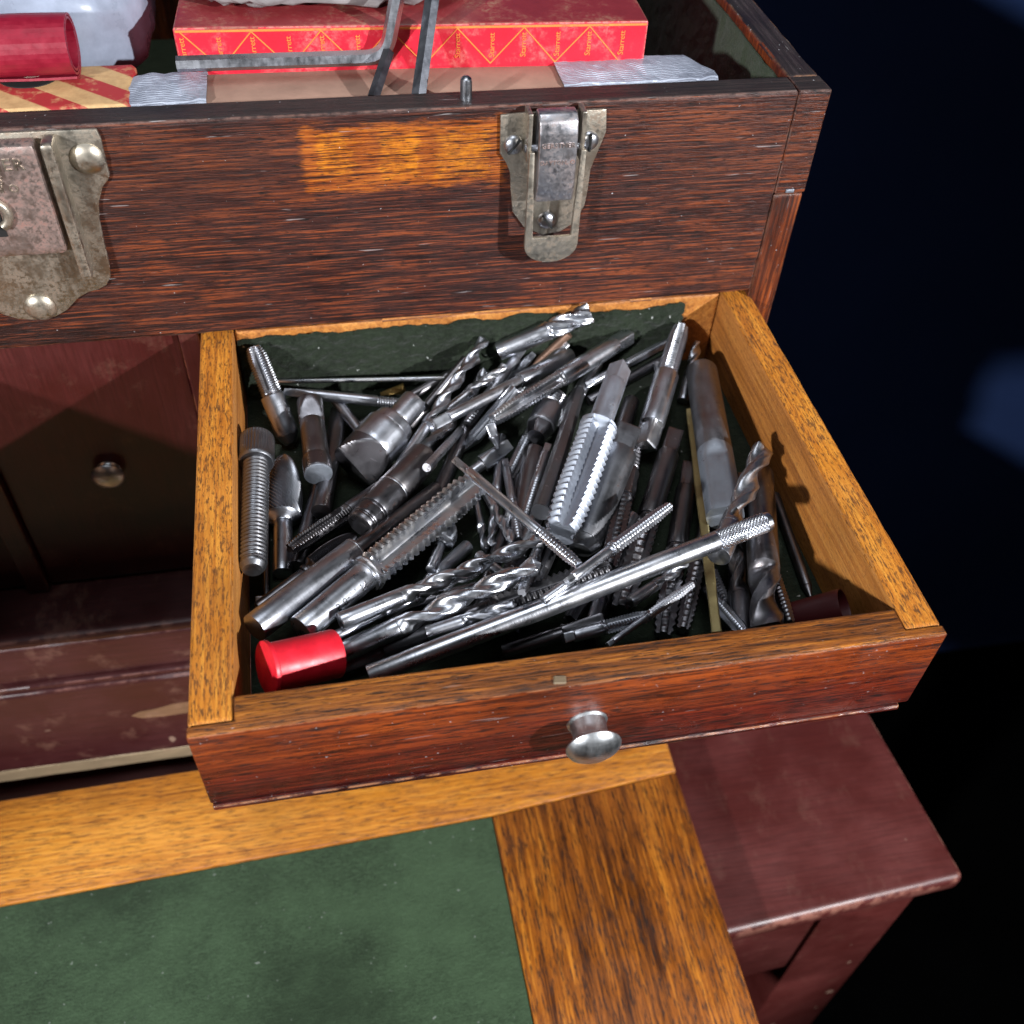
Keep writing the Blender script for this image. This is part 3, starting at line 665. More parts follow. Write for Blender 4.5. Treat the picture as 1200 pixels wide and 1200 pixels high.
# ================================================================= open drawer
XL, XR, D, HF = .04693, .24516, .15406, .03556; ZT = -HB-.003; ZF = ZT-.0305
def make_drawer(dx, label):
    d = empty('open_drawer', (.146, -.07, ZT-HF), label, 'drawer', 'top drawers pulled out of the chest')
    rim = lambda c, n: 1 if n.z > .7 else 0
    fr = prism('drawer_front', [(XL, -D), (XR, -D), (XR, -D+.0034), (XR-.0108, -D+.0034), (XR-.0108, -D+.0105), (XL+.0112, -D+.0105), (XL+.0112, -D+.0034), (XL, -D+.0034)], 'z', ZT-HF+.0022, ZT, ['wood_drawer_front', 'oak_rim'], d, .0007, 2)
    edgeattr(fr)
    for pg in fr.data.polygons: pg.material_index = 1 if pg.normal.z > .7 else 0
    rbox('bottom_bead', (XL+.0005, -D-.0009, ZT-HF), (XR-.0028, -D+.0034, ZT-HF+.0020), 'wood_drawer_front', d, .0006, .005, .0003)
    sm = lambda c, n: 1 if n.z < .7 else 0
    rbox('drawer_side', (XL+.0002, -D+.0036, ZT-HF+.003), (XL+.0110, .0120, ZT-.0003), ['oak_gold_y', 'oak_inner'], d, .0008, .005, .0002, matfn=sm)
    rbox('drawer_side', (XR-.0106, -D+.0036, ZT-HF+.003), (XR-.0002, .0120, ZT-.0003), ['oak_gold_y', 'oak_inner'], d, .0008, .005, .0002, matfn=sm)
    rbox('drawer_back', (XL+.0114, .0050, ZT-HF+.003), (XR-.0110, .0118, ZT-.0008), ['oak_inner', 'oak_rim'], d, .0008, .008, .0002, matfn=rim)
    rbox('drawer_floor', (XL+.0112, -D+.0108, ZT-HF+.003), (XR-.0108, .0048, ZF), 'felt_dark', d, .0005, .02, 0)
    # ragged felt lining on the back
    v = []; f = []; nu = 260; nv = 44
    for i in range(nu+1):
        x = XL+.0118+(on(802, 366, 1, .004).x-XL-.0118)*i/nu
        top = ZT-.0035+.0020*noise.noise(Vector((x*90, 2, 0)))+.0008*noise.noise(Vector((x*300, 4, 0)))+.0016*noise.noise(Vector((x*28, 7, 0)))
        for j in range(nv+1):
            t = j/nv; z = ZF+(top-ZF)*t
            p = Vector((x, .0036, z)); b = .0014*noise.noise(p*120)+.0010*noise.noise(p*330)+.0005*noise.noise(p*800)+(.0010*t*t)*noise.noise(p*260)
            v.append((x+(.0028*noise.noise(Vector((3, 1, z*210)))+.0014*noise.noise(Vector((5, 1, z*600))))*(i/nu)**14, .0040-abs(b)-(.0004 if j < nv and i < nu else -.0008), z))
    for i in range(nu):
        for j in range(nv): a = i*(nv+1)+j; f.append((a, a+nv+1, a+nv+2, a+1))
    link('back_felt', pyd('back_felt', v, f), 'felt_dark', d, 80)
    kb = on(688, 846, 1, -D)
    knob(d, (kb.x, -D, kb.z), 1.0)
    nl = on(657, 804, 2, ZT)
    prism('nail_head', [(nl.x-.0018, -D+.0012), (nl.x+.0016, -D+.0008), (nl.x+.002, -D+.0032), (nl.x-.0012, -D+.0036)], 'z', ZT-.0006, ZT+.0005, 'base_edge', d, .0003, 1)
    return d
dr = make_drawer(0, 'long shallow drawer full of taps and drills pulled out of the chest')
def copy_tree(o, parent=None):
    kids = list(o.children)
    c = o.copy(); COL.objects.link(c); c.parent = parent; c.matrix_parent_inverse = o.matrix_parent_inverse.copy()
    for ch in kids: copy_tree(ch, c)
    return c
dl = copy_tree(dr); dl.location.x -= .292; dl['label'] = 'matching empty drawer pulled out at the other side of the chest'
# ---- tool table -------------------------------------------------------------
# segment: (part name, shape, t0, t1, r0, r1, options)   t along A->B, r as a fraction of half the width
TOOLS=[]
def T(key,name,A,B,w,mat,segs,label,roll=0.0,cat=None):
    TOOLS.append(dict(key=key,name=name,A=A,B=B,w=w,mat=mat,segs=segs,label=label,roll=roll,cat=cat or name.replace('_',' ')))
def rod(e=.03): return [('bar','cyl',0,1,1,1,dict(bev=e))]
def tap(sh=.5,sq=.1,rs=.8,n=14,nf=4,neck=0,ch=.25,wd=.5,td=.15):
    return [('drive_square','sq',0,sq,rs,rs,{}),('shank','cyl',sq,sh,rs,rs,dict(bev=.02)),
            ('threads','tap',sh,1,1,1,dict(n=n,nf=nf,ch=ch,wd=wd,d=td))]
def drill(fl=.6,turns=None,rs=1.0):
    return [('shank','cyl',0,1-fl,rs,rs,dict(bev=.03)),('flutes','drill',1-fl,1,1,1,dict(turns=turns))]
def mill(fl=.4,rs=1.0,nf=4,pit=7.):
    return [('shank','cyl',0,1-fl,rs,rs,dict(bev=.03)),('flutes','mill',1-fl,1,1,1,dict(nf=nf,pit=pit))]
def burr(hd=.5,rs=.45,n=22,collar=0):
    s=[('head','burr',0,hd,1,1,dict(n=n))]
    if collar: s.append(('collar','cyl',hd,hd+.05,rs*1.35,rs*1.35,dict(bev=.2)))
    return s+[('shank','cyl',hd+(.05 if collar else 0),1,rs,rs,dict(bev=.03))]
# --- lying on the felt floor
T('f1','steel_rod',(312,560),(312,700),9,'dark',rod(),'thin dark steel rod beside the drawer side under the socket screw')
T('f3','steel_rod',(560,470),(500,610),17,'dark',rod(),'dark rod lying under the two short twist drills')
T('f4','steel_rod',(612,560),(560,720),18,'dark',rod(),'dark rod beneath the tips of the twin twist drills')
T('f5','hand_reamer',(664,600),(600,742),20,'dark',[('drive_square','sq',0,.12,1,1,{}),('shank','cyl',.12,.5,1,1,{}),('flutes','ream',.5,1,1,.9,{})],'dark straight fluted reamer under the largest bright tap')
T('f6','steel_rod',(760,590),(690,750),18,'dark',rod(),'dark rod under the knurled bar by the front board')
T('f7','steel_rod',(868,560),(862,735),20,'dark',rod(),'dark rod between the brass strip and the short end mill')
T('f8','steel_rod',(690,470),(800,408),12,'dark',rod(),'slim dark rod under the fine tap beside the back corner')
T('f9','steel_rod',(440,720),(560,690),18,'dark',rod(),'dark rod under the pair of bright twist drills')
T('f10','steel_rod',(470,600),(360,690),18,'dark',rod(),'dark rod under the ringed stepped arbor')
T('f11','steel_rod',(740,470),(700,600),20,'dark',rod(),'dark rod under the tap with the centre-drilled square')
T('f12','steel_rod',(560,420),(420,500),12,'dark',rod(),'slim dark rod behind the boring cutter near the felt back wall')
T('5','thin_rod',(320,447),(530,443),6,'bright',rod(),'thin straight bright rod lying along the felt back wall')
T('r53a','steel_bar',(378,560),(348,664),20,'dark',rod(),'dark round bar below the stub with the bright round end face')
T('r53b','steel_bar',(398,482),(376,600),22,'dark',rod(),'dark brown round bar between bright-faced stub and boring cutter')
T('48a','steel_bar',(626,528),(604,650),26,'dark',rod(.05),'dark thick bar between the small drills and the pointed punch')
T('50a','steel_rod',(908,580),(950,700),12,'dark',[('bar','cyl',0,.9,1,1,{}),('tip','cyl',.9,1,1,.3,{})],'slim dark rod leaning along the golden right drawer side')
T('red2','red_tool_cap',(925,728),(990,712),46,'red_shaded',[('body','cup',.1,1,.92,1,{}),('rim','ring',0,.1,1.0,1.0,{})],'red plastic cap tucked in the shadowed front corner, its colour darkened as shade',cat='cap')
# --- packed lower layer
T('g1','hand_tap',(648,566),(566,736),20,'dkgrey',tap(.5,.1,.85,20,4),'mid grey tap deep between the large bright tap and the knurled bar',cat='tap')
T('g2','twist_drill',(548,640),(452,726),17,'steel',drill(.6),'dull twist drill deep under the pair of bright twist drills')
T('g3','twist_drill',(690,742),(724,640),17,'steel',drill(.65),'dull twist drill standing under the knurled bar near the front board')
T('g4','hand_tap',(838,566),(800,738),20,'dark',tap(.45,.1,.9,16,4),'mid grey tap beside the brass strip on its left',cat='tap')
T('g5','twist_drill',(872,745),(858,600),22,'dark',drill(.7),'dark twist drill between the brass strip and the short end mill')
T('g6','hand_tap',(612,410),(548,496),14,'steel',tap(.5,.12,.9,16,3),'slim grey tap under the step rod at the back wall',cat='tap')
T('g7','hand_tap',(706,416),(652,502),17,'steel',tap(.5,.12,.9,15,4),'grey tap half hidden under the square ended long tap',cat='tap')
T('g8','twist_drill',(764,520),(774,422),15,'steel',drill(.6),'small dull twist drill behind the tap with the centre-drilled square')
T('g9','fine_rod',(392,466),(452,548),14,'steel',rod(.1),'plain grey pin below the slim reamer by the back wall',cat='rod')
T('g10','twist_drill',(346,640),(474,574),16,'dark',drill(.55),'dark twist drill under the stepped arbor')
T('g11','hand_tap',(300,704),(420,694),16,'steel',tap(.5,.1,.9,18,4),'grey tap crossing under the bright tap shanks beside the red cap',cat='tap')
T('g12','fine_rod',(560,650),(628,706),13,'steel',rod(.1),'plain grey pin crossing under the twist drill tips',cat='rod')
T('g13','hand_tap',(880,590),(926,730),15,'dark',tap(.5,.1,.85,18,3),'slim dark tap beside the golden right drawer side',cat='tap')
T('g14','reamer',(742,604),(668,726),18,'steel',[('shank','cyl',0,.45,.9,.9,{}),('flutes','ream',.45,1,1,.95,{})],'straight fluted reamer under the knurled bar beside the coarse taps')
T('g15','twist_drill',(800,470),(818,400),13,'steel',drill(.6),'short dull twist drill in the back right corner')
T('g16','hand_tap',(470,650),(390,706),18,'dark',tap(.45,.1,.9,14,4),'dark tap under the large lettered tap',cat='tap')
T('g17','fine_rod',(546,420),(480,500),11,'dark',rod(.1),'dark thin pin under the long slim twist drill',cat='rod')
T('g18','hand_tap',(640,470),(596,560),16,'steel',tap(.5,.1,.9,16,4),'grey tap between the grooved stub and the small upright drill',cat='tap')
# --- next layer
T('6','pointed_reamer',(333,459),(502,476),13,'steel',[('chisel_point','chis',0,.2,.6,1,{}),('shank','cyl',.2,.64,1,1,{}),('threads','screw',.64,.8,1,1,dict(n=9)),('tip','drill',.8,1,.8,.8,{})],'slim reamer with chisel point and short thread by the back wall')
T('7','brass_shim',(446,462),(474,455),13,'brass',[('blade','chis',0,1,.3,1,{})],'small scrap of golden brass behind the boring cutter')
T('3','round_stub',(363,472),(373,556),33,'dark',[('wedge_end','chis',0,.3,.95,.9,{}),('body','cyl',.3,.8,.88,.92,{}),('collar','cyl',.8,.98,1,1,dict(bev=.02)),('face','cyl',.98,1,.99,.97,dict(mat='face'))],'dark round stub with a bright flat end face')
T('4','rotary_burr',(333,534),(331,672),45,'steel',burr(.6,.48,26),'egg shaped rotary burr with spiral teeth beside the socket screw',)
T('38','tap_rod',(470,556),(340,644),19,'dark',[('shank','cyl',0,.5,1,1,{}),('threads','tap',.5,1,1,1,dict(n=24,nf=4))],'dark slim fine-thread tap slanting under the stepped arbor')
T('37','rotary_burr',(418,626),(302,712),28,'dark',burr(.5,.5,24,1),'dark blunt rotary burr with brassy collar under the bright tap shanks')
T('16','steel_rod',(626,414),(592,450),13,'steel',[('slant_tip','chis',0,.5,.5,1,{}),('shank','cyl',.5,1,1,1,{})],'short rod with a slanted bright tip behind the step rod')
T('17','brown_rod',(667,391),(618,436),10,'brown',rod(),'rusty brown rod below the end mill at the back wall')
T('23','fine_tap',(686,452),(786,399),11,'steel',tap(.45,.08,.9,22,3),'fine small tap behind the square ended long tap')
T('28','coil_tap',(744,528),(714,664),24,'dark',[('coil','screw',0,.2,.85,.85,dict(n=6,d=.2)),('hex_body','hex',.2,.45,1,1,{}),('threads','tap',.45,1,.9,.9,dict(n=14))],'short tool with a black coil thread and hex body beside the scratched tap',cat='tap')
T('29','hand_tap',(808,546),(777,745),26,'dark',tap(.52,.16,.95,13,4),'coarse tap with dark square standing beside the brass strip',cat='tap')
T('26','end_mill',(889,556),(899,738),37,'dark',mill(.35,1.0,2,9),'dark end mill shank against the right side of the drawer')
T('24','flat_bar',(822,434),(850,606),41,'dkgrey',[('body','cyl',0,.6,.95,1,dict(bev=.08)),('flat_end','half',.6,1,1,1,dict(mat='face',cut=.80))],'thick smooth round bar with a ground flat near the right side')
T('21','hand_tap',(737,504),(680,645),42,'dkgrey',[('drive_square','sq',0,.2,.9,.9,{}),('shank','cyl',.2,.93,1,1,{}),('chamfer_end','cyl',.93,1,.98,.6,{})],'scratched thick round tap shank with chamfered end',cat='tap shank')
T('19','centre_punch',(685,438),(634,600),22,'dkgrey',[('point','cyl',0,.14,.05,.62,{}),('body','hex',.14,1,.72,1,{})],'tapered hexagonal centre punch with a sharp point')
T('18','grooved_stub',(650,466),(628,512),34,'steel',[('rings','screw',0,.3,1,1,dict(n=4,d=.1)),('body','cyl',.3,.75,1,1,{}),('nose','hex',.75,1,.98,.62,dict(mat='dark'))],'short ringed stub with rounded top beside the centre punch')
T('52','rotary_burr',(526,612),(505,668),32,'bright',burr(.5,.4,20),'bright burr head peeping from under the big fluted tap')
T('49','square_bar',(708,726),(590,764),24,'dark',[('square_end','sq',0,.4,1,1,{}),('shank','cyl',.4,1,.7,.7,{})],'dark square ended bar low beside the front board')
# --- middle layer
T('27','hand_tap',(791,508),(727,714),28,'dark',tap(.52,.14,.98,13,4),'coarse tap with large dark square and bright threads under the knurled bar',cat='tap')
T('22','hand_tap',(756,524),(798,383),29,'steel',[('drive_square','sq',0,.17,.98,.98,{}),('shank','cyl',.17,.58,1,1,{}),('threads','tap',.58,1,.82,.8,dict(n=20,nf=4,wd=.62,roll=-.78))],'tap with a centre-drilled square end facing out and fine threads',roll=.78,cat='tap')
T('20','hand_tap',(727,430),(657,624),50,'pale',tap(.40,.12,.58,19,4,ch=.3,wd=.42,td=.14),'big pale grey hand tap with wide flutes and coarse teeth',roll=.78,cat='tap')
T('8','boring_cutter',(486,470),(416,547),58,'steel',[('shank','cyl',0,.33,.55,.55,dict(bev=.03)),('collar','cyl',.33,.45,.84,.9,{}),('body','cyl',.45,.74,1,1,{}),('cutaway_nose','slant',.74,1,1,1,dict(mat='dark'))],'fat boring cutter with a cutaway nose and thin shank')
T('11','twist_drill',(465,551),(569,396),15,'steel',drill(.68,None,.85),'long slim twist drill rising towards the back wall')
T('12','twist_drill',(486,544),(574,435),20,'bright',drill(.9,None),'stubby shiny twist drill beside the long slim one')
T('9','stepped_arbor',(498,534),(422,616),42,'dark',[('body','cyl',0,.5,.92,.95,dict(bev=.05)),('ring','cyl',.5,.52,.97,.97,dict(mat='bright')),('lower_body','cyl',.52,.8,.97,.97,{}),('groove','cyl',.8,.82,.86,.86,{}),('lower_end','cyl',.82,.93,.9,.88,{}),('groove','cyl',.93,.945,.83,.83,{}),('end_cap','cyl',.945,1,.88,.82,dict(bev=.06))],'dark stepped arbor with a thin silver ring')
T('45a','small_drill',(588,512),(576,640),12,'steel',drill(.5),'small upright twist drill among the centre tools')
T('45b','small_drill',(558,586),(570,648),11,'steel',[('shank','cyl',0,.5,.8,.8,{}),('flutes','drill',.5,1,1,1,{})],'tiny drill standing at the nose of the big fluted tap')
T('45c','small_tap',(592,540),(608,632),12,'steel',tap(.5,.1,.9,16,3),'tiny dark tap beside the small upright drill')
T('45d','small_rod',(598,590),(593,626),9,'steel',rod(.2),'tiny round ended rod between small tap and drills')
T('47','flat_drill',(552,554),(598,520),22,'steel',[('shank','cyl',0,.3,.6,.6,{}),('blade','chis',.3,1,1,.6,{})],'flat bladed spade bit behind the nose of the large tap')
T('36','hand_tap',(298,736),(512,572),33,'steel',[('shank','cyl',0,.5,1,1,{}),('ring','cyl',.5,.51,1.02,1.02,{}),('neck','cyl',.51,1,.6,.55,dict(mat='dark'))],'bright round tap shank lying behind the lettered tap',cat='tap shank')
T('43','small_scraper',(392,746),(508,692),15,'steel',[('shank','cyl',0,.65,.9,.9,{}),('blade','chis',.65,1,1,.5,{})],'slim dark shank with a flat blade between the twist drills')
T('40','hand_tap',(392,782),(716,668),38,'black',[('drive_square','sq',0,.18,.75,.75,{}),('shank','cyl',.18,.56,.8,.8,{}),('threads','tap',.56,1,1,1,dict(n=20,nf=4))],'long black tap with worm-like threads lying along the front board',cat='tap')
T('2','hand_tap',(341,520),(297,407),28,'steel',[('nose','cyl',0,.1,.5,1,{}),('shank','cyl',.1,.5,1,1,{}),('threads','tap',.5,1,.92,.85,dict(n=20,nf=4,wd=.62))],'tap leaning in the back left corner with bright fine threads',cat='tap',roll=.5)
T('1','socket_screw',(301,514),(296,668),44,'dkgrey',[('head','knurlv',0,.21,1,1,{}),('shaft','screw',.21,.97,.74,.74,dict(n=27,d=.1)),('tip','cyl',.97,1,.7,.5,{})],'long socket head cap screw with knurled head against the left side')
T('26a','twist_drill',(842,652),(896,522),27,'steel',drill(.75,None),'brownish twist drill tip near the right drawer side')
T('h1','twist_drill',(450,718),(566,666),15,'bright',drill(.7),'slim bright twist drill wedged between the two larger bright drills')
T('h3','small_tap',(642,522),(616,604),13,'steel',tap(.5,.12,.9,14,3),'small grey tap leaning against the centre punch')
T('h5','twist_drill',(522,482),(594,428),12,'bright',drill(.6),'small bright twist drill near the back wall under the end mill')
T('h6','small_tap',(664,402),(604,468),13,'bright',tap(.5,.12,.9,16,3),'small bright tap between the step rod and the end mill')
T('h9','small_drill',(636,704),(706,654),12,'bright',drill(.6),'small bright drill crossing the black worm thread tap')
T('h10','small_tap',(822,640),(850,706),14,'steel',tap(.4,.12,.9,12,3),'short grey tap right of the brass strip below the knurled bar')
T('k1','twist_drill',(500,742),(606,708),17,'steel',drill(.6),'dull twist drill low behind the front board under the knurled bar')
T('k2','hand_tap',(660,748),(760,722),18,'steel',tap(.45,.12,.9,16,4),'grey tap lying low along the middle of the front board',cat='tap')
T('k3','hand_tap',(826,690),(872,742),17,'steel',tap(.4,.12,.9,14,4),'short grey tap at the front board beside the brass strip',cat='tap')
T('k5','small_drill',(560,560),(604,640),12,'bright',drill(.55),'small bright drill beside the nose of the lettered tap')
T('m1','hand_tap',(582,738),(690,694),19,'steel',tap(.45,.12,.9,16,4),'satin grey tap behind the front board below the bright drills',cat='tap')
T('m2','twist_drill',(738,706),(806,660),14,'steel',drill(.6),'small dull twist drill crossing the coarse taps near the front board')
T('m6','twist_drill',(512,704),(606,676),13,'bright',drill(.65),'slim bright drill lying over the thicker bright twist drill')
T('m7','small_tap',(642,612),(612,694),14,'steel',tap(.5,.12,.9,14,3),'small grey tap dropping below the nose of the big pale tap')
# --- upper layer
T('13','step_rod',(504,500),(668,416),19,'steel',[('scoop_end','half',0,.12,.72,.72,{}),('thin_part','cyl',.12,.62,.72,.72,{}),('thick_part','cyl',.62,1,1,1,dict(bev=.03))],'two diameter step rod with a scooped end under the long tap')
T('14b','reamer',(604,456),(540,532),17,'steel',[('flutes','ream',0,.75,1,1,{}),('tip','cyl',.75,1,1,.1,{})],'short fluted reamer ending in a point under the long tap')
T('14','long_tap',(738,393),(578,492),22,'bright',tap(.52,.12,1.0,24,4),'long bright tap with square end lying across the pile',roll=.78,cat='tap')
T('15','end_mill',(584,412),(692,366),24,'bright',mill(.46,.92,4,11),'bright end mill with helical flutes against the felt back wall')
T('15b','small_thread',(500,548),(540,504),11,'bright',[('threads','screw',0,.7,1,1,dict(n=13)),('shank','cyl',.7,1,.9,.9,{})],'tiny bright threaded stud beside the stepped arbor')
T('35','hand_tap',(352,738),(556,568),50,'bright',tap(.34,.0001,.68,20,4,ch=.15,wd=.40,td=.15),'large bright fluted tap with stamped lettering on its shank',roll=.78,cat='tap')
T('41','twist_drill',(398,728),(636,632),20,'bright',drill(.72,None),'bright twist drill lying above the other toward the small tap tip')
T('42','twist_drill',(402,764),(634,660),25,'bright',drill(.72,None),'bright thicker twist drill just above the black worm thread tap')
T('46','small_square_bit',(574,496),(584,526),15,'steel',[('drive_square','sq',0,.5,1,1,{}),('point','cyl',.5,1,.9,.2,{})],'tiny square shanked bit in the centre of the pile')
T('25','brass_strip',(809,480),(840,742),11,'oldbrass',[('strip','bar',0,1,1,1,{})],'old narrow brass strip standing among the right hand taps')
T('33','small_tap',(712,756),(812,684),12,'steel',tap(.45,.06,.7,20,3),'small fine tap pointing up from the front board')
# --- top
T('39','red_tool_cap',(311,784),(393,766),62,'red',[('rim','ring',0,.075,1.06,1.06,{}),('body','cup',.07,1,.93,.96,{})],'bright red plastic cap in the front left corner of the drawer',cat='cap')
T('44','small_tap',(533,539),(678,662),15,'bright',tap(.7,.12,.85,14,3),'small square ended tap lying across the nose of the large tap')
T('32','small_tap',(664,682),(785,593),17,'bright',tap(.4,.06,.7,24,3),'small bright fine-thread tap above the knurled bar')
T('34','knurled_bar',(432,792),(902,610),26,'bright',[('bar','cyl',0,.86,.92,.96,{}),('knurled_grip','knurl',.86,.985,1,1,{}),('grip_end','cyl',.985,1,.97,.85,{})],'long polished bar with diamond knurled end lying across the front')

HEIGHTS = {'f1': (-0.1066, -0.1066), 'f3': (-0.1056, -0.1056), 'f4': (-0.1056, -0.1056), 'f5': (-0.1056, -0.1056), 'f6': (-0.1056, -0.1056), 'f7': (-0.1046, -0.1046), 'f8': (-0.1056, -0.0996), 'f9': (-0.1056, -0.1026), 'f10': (-0.1056, -0.1056), 'f11': (-0.1046, -0.1046), 'f12': (-0.0966, -0.1056), '5': (-0.0996, -0.0976), 'r53a': (-0.1046, -0.1046), 'r53b': (-0.1036, -0.0986), '48a': (-0.1006, -0.1046), '50a': (-0.1056, -0.1066), 'red2': (-0.1016, -0.0916), 'g1': (-0.0966, -0.1046), 'g2': (-0.1056, -0.0996), 'g3': (-0.1016, -0.1036), 'g4': (-0.1056, -0.1046), 'g5': (-0.0996, -0.1006), 'g6': (-0.0946, -0.1016), 'g7': (-0.0996, -0.1056), 'g8': (-0.1056, -0.0986), 'g9': (-0.0986, -0.1056), 'g10': (-0.1006, -0.1056), 'g11': (-0.1056, -0.1046), 'g12': (-0.0996, -0.0986), 'g13': (-0.1066, -0.0936), 'g14': (-0.0986, -0.1026), 'g15': (-0.1056, -0.0976), 'g16': (-0.1066, -0.0986), 'g17': (-0.0926, -0.1066), 'g18': (-0.1056, -0.1056), '6': (-0.0936, -0.1006), '7': (-0.1076, -0.1056), '3': (-0.0936, -0.0936), '4': (-0.1006, -0.1046), '38': (-0.1016, -0.0966), '37': (-0.1006, -0.1026), '16': (-0.0966, -0.1056), '17': (-0.0886, -0.1056), '23': (-0.0996, -0.0956), '28': (-0.1036, -0.0916), '29': (-0.1046, -0.1046), '26': (-0.0976, -0.0926), '24': (-0.0966, -0.0936), '21': (-0.0896, -0.0986), '19': (-0.1006, -0.0906), '18': (-0.1006, -0.1006), '52': (-0.1046, -0.1006), '49': (-0.0966, -0.1056), '27': (-0.1006, -0.1016), '22': (-0.0996, -0.0886), '20': (-0.0836, -0.0836), '8': (-0.0916, -0.0973), '11': (-0.0976, -0.0876), '12': (-0.1046, -0.1006), '9': (-0.0946, -0.0946), '45a': (-0.1056, -0.1036), '45b': (-0.1066, -0.1066), '45c': (-0.1036, -0.0976), '45d': (-0.0976, -0.1036), '47': (-0.1056, -0.1006), '36': (-0.0896, -0.0986), '43': (-0.0966, -0.0976), '40': (-0.1046, -0.0866), '2': (-0.1056, -0.0816), '1': (-0.0896, -0.0896), '26a': (-0.0856, -0.0866), 'h1': (-0.0946, -0.0976), 'h3': (-0.0986, -0.0986), 'h5': (-0.0996, -0.0936), 'h6': (-0.0936, -0.1056), 'h9': (-0.0856, -0.0826), 'h10': (-0.1016, -0.1056), 'k1': (-0.0936, -0.0886), 'k2': (-0.0956, -0.0956), 'k3': (-0.1066, -0.0946), 'k5': (-0.1066, -0.0966), 'm1': (-0.0956, -0.0866), 'm2': (-0.0976, -0.1006), 'm6': (-0.1016, -0.0966), 'm7': (-0.1066, -0.0846), '13': (-0.0926, -0.0956), '14b': (-0.0926, -0.1076), '14': (-0.0916, -0.0946), '15': (-0.0926, -0.0786), '15b': (-0.0866, -0.1026), '35': (-0.0926, -0.0946), '41': (-0.0906, -0.0946), '42': (-0.0986, -0.0826), '46': (-0.0926, -0.0996), '25': (-0.1016, -0.0956), '33': (-0.0936, -0.0926), '39': (-0.0856, -0.0916), '44': (-0.0826, -0.0796), '32': (-0.0796, -0.0836), '34': (-0.0956, -0.0796)}
# ================================================================= tools heaped in the drawer
FW = -RM[:, 2]
def wrap(a, p): return np.abs((a+p/2) % p-p/2)
def surf(name, S, Rt, M, parent, mat, sharp=38, cap0=True, cap1=True):
    """S rings along z, Rt (n,M) radii"""
    n = len(S); th = np.linspace(0, 2*np.pi, M, endpoint=False)
    V = np.empty((n, M, 3)); V[..., 0] = Rt*np.cos(th); V[..., 1] = Rt*np.sin(th); V[..., 2] = np.asarray(S)[:, None]
    V = V.reshape(-1, 3); i = np.arange(n-1)[:, None]*M; j = np.arange(M)[None]; j2 = (j+1) % M
    Fq = np.stack([i+j, i+j2, i+M+j2, i+M+j], -1).reshape(-1, 4)
    faces = Fq.tolist(); V = V.tolist()
    if cap0: V.append([0, 0, float(S[0])]); k = len(V)-1; faces += [[(b+1) % M, b, k] for b in range(M)]
    if cap1: V.append([0, 0, float(S[-1])]); k = len(V)-1; o = (n-1)*M; faces += [[o+b, o+(b+1) % M, k] for b in range(M)]
    me = bpy.data.meshes.new(name); me.from_pydata(V, [], faces); me.update()
    for q in ([mat] if isinstance(mat, str) else mat): me.materials.append(MATS[q])
    me.shade_smooth(); me.set_sharp_from_angle(angle=math.radians(sharp))
    ob = bpy.data.objects.new(name, me); COL.objects.link(ob); ob.parent = parent
    return ob
def sstep(x): x = np.clip(x, 0, 1); return x*x*(3-2*x)
